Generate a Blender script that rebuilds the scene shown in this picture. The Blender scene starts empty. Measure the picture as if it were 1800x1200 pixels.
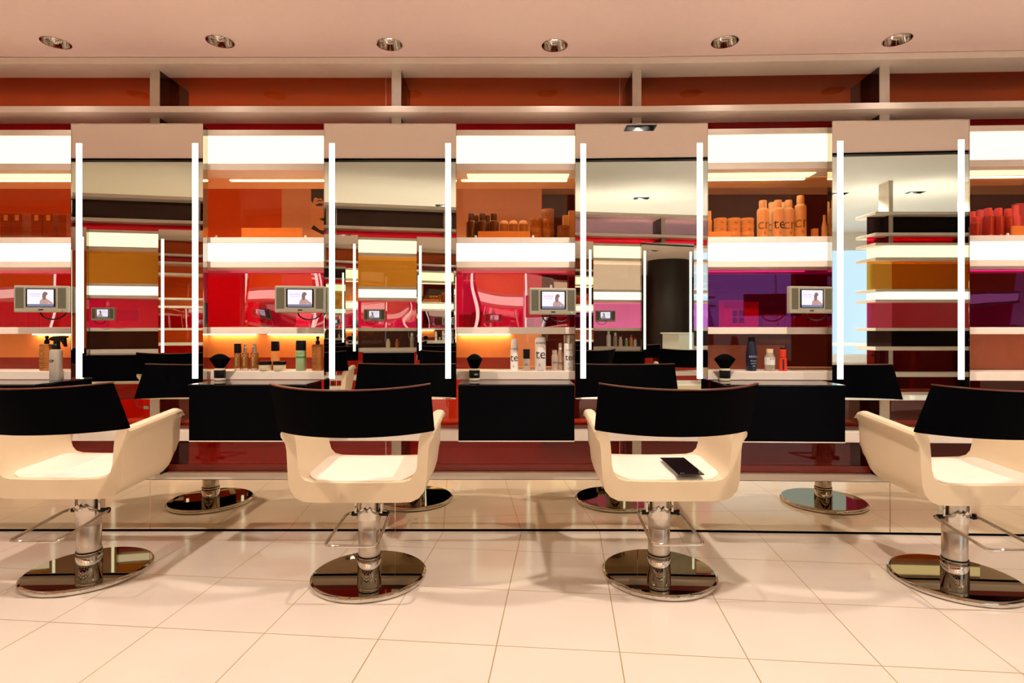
import bpy, bmesh, math, random
from mathutils import Vector, Matrix
random.seed(7)
PI = math.pi
sc = bpy.context.scene
COL = sc.collection

# ------------------------------------------------------------------ camera
cam_d = bpy.data.cameras.new('camera')
cam_d.sensor_width = 36.0
cam_d.lens = 20.0                      # 1000 px focal length on 1800 px
cam_d.shift_y = -23.0 / 1800.0
cam_d.clip_start = 0.02
cam = bpy.data.objects.new('camera', cam_d)
cam.location = (0, 0, 1.32)
cam.rotation_euler = (PI / 2, 0, 0)
COL.objects.link(cam)
sc.camera = cam

# ------------------------------------------------------------------ world, exposure
wd = bpy.data.worlds.new('daylight')
sc.world = wd
wd.use_nodes = True
bg = wd.node_tree.nodes['Background']
bg.inputs[0].default_value = (0.60, 0.80, 1.0, 1)
bg.inputs[1].default_value = 1.0
sc.view_settings.view_transform = 'Standard'
sc.view_settings.look = 'None'
sc.view_settings.exposure = 0.52
sc.view_settings.gamma = 1.0
sc.view_settings.use_curve_mapping = False

WARM = (1.0, 0.84, 0.72)
SPOT_W = 62.0

# ------------------------------------------------------------------ materials
def lin(c):
    c = c / 255.0
    return c / 12.92 if c <= 0.04045 else ((c + 0.055) / 1.055) ** 2.4
def rgb(r, g, b):
    return (lin(r), lin(g), lin(b), 1.0)

def pm(name, col, rough=0.5, metal=0.0, spec=0.5, vary=0.04, scale=18.0, bump=0.0, coat=0.0, trans=0.0):
    m = bpy.data.materials.new(name)
    m.use_nodes = True
    nt = m.node_tree
    b = nt.nodes['Principled BSDF']
    b.inputs['Roughness'].default_value = rough
    b.inputs['Metallic'].default_value = metal
    b.inputs['Specular IOR Level'].default_value = spec
    b.inputs['Coat Weight'].default_value = coat
    b.inputs['Coat Roughness'].default_value = 0.05
    b.inputs['Transmission Weight'].default_value = trans
    tc = nt.nodes.new('ShaderNodeTexCoord')
    nz = nt.nodes.new('ShaderNodeTexNoise')
    nz.inputs['Scale'].default_value = scale
    nt.links.new(tc.outputs['Object'], nz.inputs['Vector'])
    rp = nt.nodes.new('ShaderNodeValToRGB')
    rp.color_ramp.elements[0].position = 0.3
    rp.color_ramp.elements[1].position = 0.7
    rp.color_ramp.elements[0].color = tuple(x * (1 - vary) for x in col[:3]) + (1,)
    rp.color_ramp.elements[1].color = tuple(min(1, x * (1 + vary)) for x in col[:3]) + (1,)
    nt.links.new(nz.outputs['Fac'], rp.inputs['Fac'])
    nt.links.new(rp.outputs['Color'], b.inputs['Base Color'])
    if bump:
        bp = nt.nodes.new('ShaderNodeBump')
        bp.inputs['Strength'].default_value = bump
        bp.inputs['Distance'].default_value = 0.002
        nt.links.new(nz.outputs['Fac'], bp.inputs['Height'])
        nt.links.new(bp.outputs['Normal'], b.inputs['Normal'])
    return m

def em(name, col, strength):
    m = bpy.data.materials.new(name)
    m.use_nodes = True
    nt = m.node_tree
    nt.nodes.clear()
    o = nt.nodes.new('ShaderNodeOutputMaterial')
    e = nt.nodes.new('ShaderNodeEmission')
    e.inputs[0].default_value = tuple(col[:3]) + (1,)
    e.inputs[1].default_value = strength
    nt.links.new(e.outputs[0], o.inputs[0])
    return m

def glass(name, tint, refl=0.08, wave=0.0, gcol=(1, 0.9, 0.85, 1)):
    """thin tinted pane: coloured see-through plus mirror reflection"""
    m = bpy.data.materials.new(name)
    m.use_nodes = True
    nt = m.node_tree
    nt.nodes.clear()
    o = nt.nodes.new('ShaderNodeOutputMaterial')
    t = nt.nodes.new('ShaderNodeBsdfTransparent')
    t.inputs[0].default_value = tuple(c ** 0.5 for c in tint) + (1,)      # two faces per pane
    g = nt.nodes.new('ShaderNodeBsdfGlossy')
    g.inputs['Roughness'].default_value = 0.0
    g.inputs['Color'].default_value = gcol
    lw = nt.nodes.new('ShaderNodeLayerWeight')
    lw.inputs['Blend'].default_value = 0.5
    fr = nt.nodes.new('ShaderNodeMath')
    fr.operation = 'POWER'
    fr.inputs[1].default_value = 5.0
    nt.links.new(lw.outputs['Facing'], fr.inputs[0])
    ad = nt.nodes.new('ShaderNodeMath')
    ad.operation = 'ADD'
    ad.use_clamp = True
    ad.inputs[1].default_value = refl
    nt.links.new(fr.outputs[0], ad.inputs[0])
    mx = nt.nodes.new('ShaderNodeMixShader')
    nt.links.new(ad.outputs[0], mx.inputs[0])
    nt.links.new(t.outputs[0], mx.inputs[1])
    nt.links.new(g.outputs[0], mx.inputs[2])
    nt.links.new(mx.outputs[0], o.inputs[0])
    if wave:
        tc = nt.nodes.new('ShaderNodeTexCoord')
        nz = nt.nodes.new('ShaderNodeTexNoise')
        nz.inputs['Scale'].default_value = 2.6
        nz.inputs['Detail'].default_value = 0.0
        bp = nt.nodes.new('ShaderNodeBump')
        bp.inputs['Strength'].default_value = wave
        bp.inputs['Distance'].default_value = 0.02
        nt.links.new(tc.outputs['Object'], nz.inputs['Vector'])
        nt.links.new(nz.outputs['Fac'], bp.inputs['Height'])
        nt.links.new(bp.outputs['Normal'], g.inputs['Normal'])
    return m

def mirror_mat(name, col, rough=0.0):
    m = bpy.data.materials.new(name)
    m.use_nodes = True
    nt = m.node_tree
    nt.nodes.clear()
    o = nt.nodes.new('ShaderNodeOutputMaterial')
    g = nt.nodes.new('ShaderNodeBsdfGlossy')
    g.inputs['Color'].default_value = tuple(col) + (1,)
    g.inputs['Roughness'].default_value = rough
    nt.links.new(g.outputs[0], o.inputs[0])
    return m

def tile_mat():
    m = bpy.data.materials.new('cream_floor_tiles')
    m.use_nodes = True
    nt = m.node_tree
    b = nt.nodes['Principled BSDF']
    b.inputs['Specular IOR Level'].default_value = 0.55
    tc = nt.nodes.new('ShaderNodeTexCoord')
    mp = nt.nodes.new('ShaderNodeMapping')
    a = math.radians(5.4)
    T = 0.506
    mp.inputs['Rotation'].default_value = (0, 0, a)
    mp.inputs['Scale'].default_value = (1 / T, 1 / T, 1)
    mp.inputs['Location'].default_value = (0.287 / T, -2.858 / T, 0)
    nt.links.new(tc.outputs['Object'], mp.inputs['Vector'])
    sp = nt.nodes.new('ShaderNodeSeparateXYZ')
    nt.links.new(mp.outputs['Vector'], sp.inputs[0])
    outs = []
    for ax in (0, 1):
        f = nt.nodes.new('ShaderNodeMath'); f.operation = 'FRACT'
        nt.links.new(sp.outputs[ax], f.inputs[0])
        s = nt.nodes.new('ShaderNodeMath'); s.operation = 'SUBTRACT'; s.inputs[1].default_value = 0.5
        nt.links.new(f.outputs[0], s.inputs[0])
        ab = nt.nodes.new('ShaderNodeMath'); ab.operation = 'ABSOLUTE'
        nt.links.new(s.outputs[0], ab.inputs[0])
        g = nt.nodes.new('ShaderNodeMath'); g.operation = 'GREATER_THAN'; g.inputs[1].default_value = 0.5 - 0.0042
        nt.links.new(ab.outputs[0], g.inputs[0])
        outs.append(g)
    mxm = nt.nodes.new('ShaderNodeMath'); mxm.operation = 'MAXIMUM'
    nt.links.new(outs[0].outputs[0], mxm.inputs[0])
    nt.links.new(outs[1].outputs[0], mxm.inputs[1])
    nz = nt.nodes.new('ShaderNodeTexNoise'); nz.inputs['Scale'].default_value = 3.0
    nt.links.new(tc.outputs['Object'], nz.inputs['Vector'])
    rp = nt.nodes.new('ShaderNodeValToRGB')
    rp.color_ramp.elements[0].color = (0.78, 0.68, 0.58, 1)
    rp.color_ramp.elements[1].color = (0.83, 0.74, 0.64, 1)
    nt.links.new(nz.outputs['Fac'], rp.inputs['Fac'])
    mx = nt.nodes.new('ShaderNodeMixRGB')
    mx.inputs[2].default_value = (0.36, 0.24, 0.10, 1)
    nt.links.new(mxm.outputs[0], mx.inputs[0])
    nt.links.new(rp.outputs['Color'], mx.inputs[1])
    nt.links.new(mx.outputs[0], b.inputs['Base Color'])
    ro = nt.nodes.new('ShaderNodeMapRange')
    ro.inputs['To Min'].default_value = 0.09
    ro.inputs['To Max'].default_value = 0.5
    nt.links.new(mxm.outputs[0], ro.inputs['Value'])
    nt.links.new(ro.outputs[0], b.inputs['Roughness'])
    return m

M = {}
M['floor'] = tile_mat()
M['ceiling'] = pm('ceiling_paint', (0.95, 0.73, 0.68), 0.9, vary=0.01)
M['ceiling_pale'] = pm('pale_ceiling_paint', (0.80, 0.80, 0.78), 0.9, vary=0.01)
M['wall_white'] = pm('white_wall_paint', (0.78, 0.72, 0.66), 0.9, vary=0.02)
M['wall_salmon'] = pm('salmon_wall_paint', (0.82, 0.55, 0.45), 0.9, vary=0.02)
M['wall_red'] = pm('orange_red_wall_paint', (0.78, 0.15, 0.03), 0.9, vary=0.02)
M['wall_dark'] = pm('dark_wall_paint', (0.11, 0.014, 0.014), 0.8, vary=0.05)
M['board'] = pm('cream_laminate', (0.84, 0.74, 0.63), 0.45, vary=0.02)
M['post'] = pm('brushed_aluminium', (0.62, 0.54, 0.44), 0.5, metal=0.3, vary=0.05)
M['post_dark'] = pm('black_lacquer_side', (0.02, 0.012, 0.012), 0.2)
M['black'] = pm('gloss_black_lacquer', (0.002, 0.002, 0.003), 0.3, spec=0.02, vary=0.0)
M['black_top'] = pm('polished_black_glass', (0.006, 0.006, 0.008), 0.04, spec=0.6, vary=0.0)
M['black_soft'] = pm('black_leather', (0.0015, 0.0015, 0.0025), 0.6, spec=0.015, vary=0.1, scale=60)
M['rim_reflection'] = pm('leather_rim_reflection', (0.13, 0.035, 0.018), 0.35, spec=0.4, vary=0.1)  # brown puts the pink ceiling's reflection into the black edge colour
M['black_plastic'] = pm('black_plastic', (0.003, 0.003, 0.0035), 0.35, spec=0.25)
M['cream_plastic'] = pm('cream_moulded_plastic', (0.80, 0.64, 0.43), 0.42, vary=0.01)
M['cushion'] = pm('white_seat_pad', (0.93, 0.86, 0.74), 0.5, vary=0.01)
M['chrome'] = mirror_mat('polished_chrome', (0.68, 0.64, 0.58), 0.02)
M['brushed'] = pm('brushed_chrome', (0.60, 0.54, 0.47), 0.26, metal=1.0, vary=0.06, scale=40)
M['basetop'] = mirror_mat('polished_base_plate', (0.36, 0.32, 0.25), 0.02)
M['mirror'] = mirror_mat('mirror_silvering', (0.80, 0.84, 0.77))
M['mirror_edge'] = mirror_mat('polished_mirror_edge', (0.55, 0.53, 0.48), 0.04)
M['kick_mirror'] = mirror_mat('kick_panel_mirror', (0.78, 0.69, 0.53), 0.01)
M['strip'] = em('tube_light', (0.93, 1.0, 0.86), 1.7)
M['box_yellow'] = em('upper_light_box_diffuser', (1.0, 0.88, 0.56), 1.2)
M['box_white'] = em('lower_light_box_diffuser', (1.0, 0.94, 0.80), 1.08)
M['led'] = em('warm_led_strip', (1.0, 0.74, 0.42), 13.0)
M['fill_far'] = em('added_product_fill', (1.0, 0.90, 0.74), 9.0)  # added fill light for products behind the glass
M['fill_dim'] = em('dim_added_product_fill', (1.0, 0.90, 0.74), 1.2)
M['led_panel'] = em('warm_led_panel', (1.0, 0.78, 0.36), 1.35)
M['spot_em'] = em('spot_bulb', (1.0, 0.95, 0.98), 12.0)
M['g_orange'] = glass('orange_tinted_glass', (0.94, 0.53, 0.25), 0.015, 0.10)
M['g_under'] = glass('red_orange_tinted_glass', (0.60, 0.045, 0.012), 0.035, 0.10)
M['g_upper'] = glass('amber_tinted_glass', (0.50, 0.10, 0.012), 0.035, 0.05)
M['g_pink'] = glass('magenta_tinted_glass', (0.84, 0.016, 0.13), 0.26, 0.22)
M['g_violet'] = glass('violet_tinted_glass', (0.70, 0.016, 0.20), 0.075, 0.22, (0.66, 0.26, 0.85, 1))
M['g_red'] = glass('red_tinted_glass', (0.80, 0.006, 0.03), 0.035)
M['g_unlit'] = glass('unlit_tint_glass', (0.03, 0.012, 0.010), 0.03, 0.05)  # darkness of the unlit room behind is put into the pane colour
M['g_olive'] = glass('olive_amber_glass', (0.75, 0.33, 0.04), 0.03, 0.1)
M['g_orange_day'] = glass('orange_glass_daylit_tint', (0.98, 0.84, 0.76), 0.035, 0.1)  # orange pane paled in colour for the daylight behind it
M['g_upper_day'] = glass('amber_glass_daylit_tint', (0.36, 0.20, 0.26), 0.03, 0.05)  # upper pane, tint shifted in place of daylight from behind
M['g_pink_day'] = glass('magenta_glass_daylit_tint', (0.92, 0.22, 0.62), 0.06, 0.2)  # magenta pane brightened in colour for daylight behind it
M['g_dark'] = glass('dark_red_tinted_glass', (0.22, 0.008, 0.006), 0.035, 0.1)
M['orange_board'] = pm('orange_back_board', (0.90, 0.29, 0.07), 0.45, vary=0.03)
M['brown_board'] = pm('dull_brown_orange_back_board', (0.46, 0.115, 0.045), 0.4, vary=0.05)
M['red_board'] = pm('dark_red_back_board', (0.32, 0.028, 0.012), 0.3, vary=0.05)
M['mon'] = pm('grey_monitor_plastic', (0.33, 0.30, 0.22), 0.45)
M['mon_dark'] = pm('dark_speaker_mesh', (0.10, 0.095, 0.06), 0.7, vary=0.3, scale=300)
M['screen'] = em('lit_screen', (0.90, 0.82, 1.0), 0.82)
M['screen_bar'] = em('lit_screen_status_bar', (0.16, 0.16, 0.24), 1.0)
M['screen_hair'] = em('lit_screen_hair', (0.20, 0.115, 0.09), 1.0)
M['screen_skin'] = em('lit_screen_skin', (0.42, 0.25, 0.22), 1.0)
M['screen_text'] = em('lit_screen_lettering', (0.36, 0.27, 0.52), 1.0)
M['white_pl'] = pm('white_bottle_plastic', (0.86, 0.82, 0.76), 0.35, vary=0.01)
M['cream_pl'] = pm('cream_jar_plastic', (0.80, 0.66, 0.42), 0.35, vary=0.02)
M['tan_pl'] = pm('tan_jar_plastic', (0.42, 0.27, 0.12), 0.35, vary=0.03)
M['dark_br'] = pm('dark_brown_bottle_plastic', (0.10, 0.055, 0.035), 0.25)
M['amber'] = pm('amber_liquid_bottle', (0.48, 0.17, 0.035), 0.2, vary=0.12)
M['amber_dark'] = pm('dark_amber_liquid_bottle', (0.26, 0.09, 0.02), 0.2, vary=0.12)
M['gold'] = pm('gold_print', (0.62, 0.40, 0.12), 0.35)
M['brown_print'] = pm('brown_print', (0.20, 0.07, 0.02), 0.5)
M['green'] = pm('pale_green_can', (0.30, 0.42, 0.20), 0.3, vary=0.03)
M['green_dark'] = pm('green_band', (0.04, 0.22, 0.05), 0.3)
M['orange_pl'] = pm('orange_bottle_plastic', (0.72, 0.26, 0.06), 0.3, vary=0.06)
M['clear'] = pm('clear_plastic', (0.75, 0.62, 0.50), 0.15, vary=0.05, trans=0.5)
M['navy'] = pm('navy_bottle_plastic', (0.008, 0.012, 0.035), 0.25)
M['red_pl'] = pm('red_bottle_plastic', (0.75, 0.045, 0.015), 0.25)
M['pink_pl'] = pm('pink_bottle_plastic', (0.75, 0.14, 0.34), 0.35, vary=0.03)
M['maroon_pl'] = pm('maroon_bottle_plastic', (0.42, 0.06, 0.14), 0.35, vary=0.06)
M['card_red'] = pm('red_printed_carton', (0.27, 0.07, 0.035), 0.6, vary=0.1)
M['card_tan'] = pm('tan_carton', (0.72, 0.52, 0.30), 0.65, vary=0.05)
M['card_pale'] = pm('pale_carton', (0.92, 0.74, 0.50), 0.6, vary=0.03)
M['ink'] = pm('black_ink', (0.012, 0.012, 0.015), 0.5)
M['grey_ink'] = pm('grey_ink', (0.30, 0.28, 0.26), 0.5)
M['pale_ink'] = pm('pale_ink', (0.55, 0.60, 0.66), 0.5)
M['silver'] = pm('silver_cap', (0.75, 0.72, 0.66), 0.22, metal=1.0)
M['grey_can'] = pm('grey_aluminium_bottle', (0.56, 0.52, 0.44), 0.32, metal=0.4)
M['bristle'] = pm('black_bristles', (0.0015, 0.0015, 0.002), 0.8, spec=0.03, vary=0.4, scale=200, bump=0.4)
M['cream_ring'] = pm('cream_ring', (0.66, 0.58, 0.42), 0.4)
M['leaf'] = pm('green_print', (0.10, 0.38, 0.03), 0.4)
M['skin_print'] = pm('poster_skin_tone', (0.86, 0.60, 0.42), 0.6, vary=0.03)
M['column'] = pm('dark_brown_column_cladding', (0.018, 0.010, 0.008), 0.35)
M['orange_fab'] = pm('orange_upholstery', (0.75, 0.14, 0.03), 0.7)
M['frame_white'] = pm('white_window_frame', (0.8, 0.8, 0.8), 0.5)
M['cord'] = pm('white_cord', (0.70, 0.65, 0.55), 0.5)

# ------------------------------------------------------------------ mesh helpers
class MB:
    def __init__(self):
        self.bm = bmesh.new()
        self.smooth = False
    def box(self, x0, x1, y0, y1, z0, z1, rz=0.0):
        c = Vector(((x0 + x1) / 2, (y0 + y1) / 2, (z0 + z1) / 2))
        mat = Matrix.Translation(c) @ Matrix.Rotation(rz, 4, 'Z') @ Matrix.Diagonal((x1 - x0, y1 - y0, z1 - z0, 1))
        bmesh.ops.create_cube(self.bm, size=1.0, matrix=mat)
        return self
    def strip(self, row, u0, u1, d0, d1, z0, z1):
        """box that follows a (possibly bent) row line"""
        us = [u0] + [k for k in row.kinks if u0 < k < u1] + [u1]
        rings = []
        for u in us:
            rings.append([self.bm.verts.new(row.p(u, d, z)) for (d, z) in ((d0, z0), (d1, z0), (d1, z1), (d0, z1))])
        for a, b in zip(rings, rings[1:]):
            for i in range(4):
                j = (i + 1) % 4
                self.bm.faces.new((a[i], a[j], b[j], b[i]))
        self.bm.faces.new(rings[0][::-1])
        self.bm.faces.new(rings[-1])
        bmesh.ops.recalc_face_normals(self.bm, faces=self.bm.faces[:])
        return self
    def lathe(self, prof, seg=24, c=(0, 0), sx=1.0, sy=1.0, tilt=None):
        rings = []
        for r, z in prof:
            if r < 1e-5:
                rings.append([self.bm.verts.new((c[0], c[1], z))])
            else:
                rings.append([self.bm.verts.new((c[0] + sx * r * math.cos(2 * PI * i / seg), c[1] + sy * r * math.sin(2 * PI * i / seg), z)) for i in range(seg)])
        for a, b in zip(rings, rings[1:]):
            if len(a) == 1 and len(b) == 1:
                continue
            if len(a) == 1:
                for i in range(seg): self.bm.faces.new((a[0], b[(i + 1) % seg], b[i]))
            elif len(b) == 1:
                for i in range(seg): self.bm.faces.new((a[i], a[(i + 1) % seg], b[0]))
            else:
                for i in range(seg):
                    j = (i + 1) % seg
                    self.bm.faces.new((a[i], a[j], b[j], b[i]))
        if len(rings[0]) > 1: self.bm.faces.new(rings[0][::-1])
        if len(rings[-1]) > 1: self.bm.faces.new(rings[-1])
        self.smooth = True
        return self
    def tube(self, pts, r, seg=10, closed=False):
        pts = [Vector(p) for p in pts]
        n = len(pts)
        rings = []
        up = Vector((0, 0, 1))
        prev = None
        for i, p in enumerate(pts):
            if i == 0: t = pts[1] - pts[0]
            elif i == n - 1: t = pts[-1] - pts[-2]
            else: t = (pts[i + 1] - p).normalized() + (p - pts[i - 1]).normalized()
            t.normalize()
            if prev is None:
                a = up if abs(t.dot(up)) < 0.9 else Vector((1, 0, 0))
                s = t.cross(a).normalized()
            else:
                s = prev - t * prev.dot(t)
                s.normalize()
            prev = s
            q = t.cross(s)
            rings.append([self.bm.verts.new(p + r * (math.cos(2 * PI * k / seg) * s + math.sin(2 * PI * k / seg) * q)) for k in range(seg)])
        for a, b in zip(rings, rings[1:]):
            for k in range(seg):
                j = (k + 1) % seg
                self.bm.faces.new((a[k], a[j], b[j], b[k]))
        self.bm.faces.new(rings[0][::-1])
        self.bm.faces.new(rings[-1])
        self.smooth = True
        return self
    def prism(self, poly, y0, y1):
        """closed outline in the x-z plane given thickness along y"""
        a = [self.bm.verts.new((x, y0, z)) for x, z in poly]
        b = [self.bm.verts.new((x, y1, z)) for x, z in poly]
        n = len(poly)
        self.bm.faces.new(a)
        self.bm.faces.new(b[::-1])
        for i in range(n):
            j = (i + 1) % n
            self.bm.faces.new((a[j], a[i], b[i], b[j]))
        bmesh.ops.recalc_face_normals(self.bm, faces=self.bm.faces[:])
        return self
    def xform(self, mat):
        bmesh.ops.transform(self.bm, matrix=mat, verts=self.bm.verts[:])
        return self
    def build(self, name, mat, parent=None, bevel=0.0, seg=2, smooth=None, sub=0):
        bmesh.ops.recalc_face_normals(self.bm, faces=self.bm.faces[:])
        me = bpy.data.meshes.new(name)
        sm = self.smooth if smooth is None else smooth
        for f in self.bm.faces: f.smooth = sm
        self.bm.to_mesh(me)
        self.bm.free()
        if sm:
            try: me.set_sharp_from_angle(angle=math.radians(38))
            except Exception: pass
        me.materials.append(mat)
        o = bpy.data.objects.new(name, me)
        COL.objects.link(o)
        if parent: o.parent = parent
        if bevel:
            bv = o.modifiers.new('bevel', 'BEVEL')
            bv.width = bevel; bv.segments = seg; bv.limit_method = 'ANGLE'
        if sub:
            s = o.modifiers.new('sub', 'SUBSURF')
            s.levels = sub; s.render_levels = sub
        return o

def tag(o, label, cat, group=None, kind=None):
    o['label'] = label
    o['category'] = cat
    if group: o['group'] = group
    if kind: o['kind'] = kind
    return o
def thing(name, label, cat, loc=(0, 0, 0), rz=0.0, group=None):
    o = bpy.data.objects.new(name, None)
    o.empty_display_size = 0.1
    COL.objects.link(o)
    o.location = loc
    o.rotation_euler = (0, 0, rz)
    return tag(o, label, cat, group)
def part_label(o, s):
    o['label'] = s
    return o
def dup(root, loc, rz, label, group=None):
    r = root.copy(); COL.objects.link(r)
    r.location = loc; r.rotation_euler = (0, 0, rz)
    r['label'] = label
    if group: r['group'] = group
    for ch in list(root.children):
        c = ch.copy(); COL.objects.link(c); c.parent = r
        for g in list(ch.children):
            d = g.copy(); COL.objects.link(d); d.parent = c
    return r
def struct(name, mb, mat, label=None):
    o = mb.build(name, mat)
    o['kind'] = 'structure'
    if label: o['label'] = label
    return o

def text_into(mb, s, size, cx, cz, y, radius=None, axis_y=0.0, depth=0.0008, vertical=False, align='CENTER'):
    """lettering facing -y; wrapped round a vertical cylinder of given radius if asked"""
    cu = bpy.data.curves.new('lettering', 'FONT')
    cu.body = s; cu.size = size; cu.align_x = align; cu.align_y = 'CENTER'
    cu.resolution_u = 3
    ob = bpy.data.objects.new('lettering', cu)
    COL.objects.link(ob)
    dg = bpy.context.evaluated_depsgraph_get()
    me = bpy.data.meshes.new_from_object(ob.evaluated_get(dg))
    bpy.data.objects.remove(ob)
    bpy.data.curves.remove(cu)
    tmp = bmesh.new(); tmp.from_mesh(me); bpy.data.meshes.remove(me)
    if radius:
        bmesh.ops.subdivide_edges(tmp, edges=[e for e in tmp.edges if e.calc_length() > size * 0.2], cuts=2)
    vm = {}
    for v in tmp.verts:
        x, z = v.co.x, v.co.y
        if vertical: x, z = -v.co.y, v.co.x
        if radius:
            a = (x + cx) / radius
            p = (radius * math.sin(a), axis_y - (radius + depth) * math.cos(a), z + cz)
            p = ((radius + depth) * math.sin(a), p[1], p[2])
        else:
            p = (x + cx, y, z + cz)
        vm[v] = mb.bm.verts.new(p)
    for f in tmp.faces:
        try: mb.bm.faces.new([vm[v] for v in f.verts])
        except ValueError: pass
    tmp.free()
    return mb

# ------------------------------------------------------------------ row geometry
class Row:
    """glass line of a styling row in its own frame: u along, d towards the customer (-y), z up"""
    def __init__(self, kinks=(), ang=0.0):
        self.kinks = list(kinks); self.ang = ang
    def p(self, u, d, z):
        if not self.kinks or u <= self.kinks[0] + 1e-9:
            if self.kinks and abs(u - self.kinks[0]) < 1e-9:
                h = self.ang / 2
                return Vector((u - d * math.tan(h), -d, z))
            return Vector((u, -d, z))
        k = self.kinks[0]; c, s = math.cos(self.ang), math.sin(self.ang)
        t = u - k
        return Vector((k + t * c - d * s, -t * s - d * c, z))
    def rot(self, u):
        if not self.kinks: return 0.0
        k = self.kinks[0]
        if abs(u - k) < 0.05: return -self.ang / 2
        return 0.0 if u < k else -self.ang

GLASS_Y = 3.70
ROW = Row([0.79], 0.037)
CEN = [-2.26, -0.735, 0.785, 2.315]          # mirror stations
BAY = [(-3.40, -2.655), (-1.865, -1.13), (-0.34, 0.39), (1.18, 1.92), (2.71, 3.45)]

def upx(px, d):
    """where the sight line at a given picture column crosses the plane at distance d before the glass"""
    r = (px - 900.0) / 1000.0
    u = r * (GLASS_Y - d)
    if u <= 0.79: return u
    c, s = math.cos(ROW.ang), math.sin(ROW.ang)
    return 0.79 + (r * (GLASS_Y - d * c) - 0.79 + d * s) / (c + r * s)
def wpos(u, d, z=0.0):
    p = ROW.p(u, d, z)
    return Vector((p.x, p.y + GLASS_Y, p.z))
def zat(y, Y):
    return 1.32 + (577.0 - y) * Y / 1000.0

# ------------------------------------------------------------------ room shell
H = 2.99
H2 = 3.45
struct('floor', MB().box(-8, 9, -6.2, 7.2, -0.1, 0), M['floor'])
struct('ceiling', MB().box(-8, 9, 1.25, 7.2, H, H + 0.12), M['ceiling'])
c2 = MB()
c2.box(-8, 9, -6.2, 1.24, H2, H2 + 0.12)
struct('ceiling_rear', c2, M['ceiling_pale'])
struct('wall_left', MB().box(-8.1, -8, -6.2, 7.2, 0, H2), M['wall_white'])
struct('wall_right', MB().box(9, 9.1, -6.2, 7.2, 0, H2), M['wall_white'])
struct('wall_front', MB().box(-8, 9, 7.1, 7.2, 0, H), M['wall_dark'])
struct('wall_salmon', MB().box(-2.55, 0.33, 6.30, 6.38, 0, H), M['wall_salmon'])
struct('wall_orange', MB().box(-7.9, -2.55, 6.30, 6.38, 0, H), M['wall_red'])
wb = MB()
wb.box(-8, 3.6, -6.3, -6.2, 0, H2)
wb.box(7.3, 9, -6.3, -6.2, 0, H2)
wb.box(3.6, 7.3, -6.3, -6.2, 0, 0.7)
wb.box(3.6, 7.3, -6.3, -6.2, 3.1, H2)
struct('wall_rear', wb, M['wall_white'])
wf = MB()
for x in (3.6, 5.4, 7.25):
    wf.box(x, x + 0.05, -6.28, -6.22, 0.7, 3.1)
wf.box(3.6, 7.3, -6.28, -6.22, 0.7, 0.75)
wf.box(3.6, 7.3, -6.28, -6.22, 3.05, 3.1)
win = struct('window_1', wf, M['frame_white'])
o = MB().box(3.6, 7.3, -6.255, -6.25, 0.75, 3.05).build('window_pane', glass('clear_window_glass', (0.95, 0.97, 0.97), 0.05), win)
tr = MB()
tr.box(-8, 9, 1.225, 1.25, H - 0.012, H2)
struct('trim_1', tr, M['ceiling_pale'])
struct('trim_2', MB().box(-8, 9, 1.2, 1.275, H - 0.016, H - 0.004), M['black'])

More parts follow.
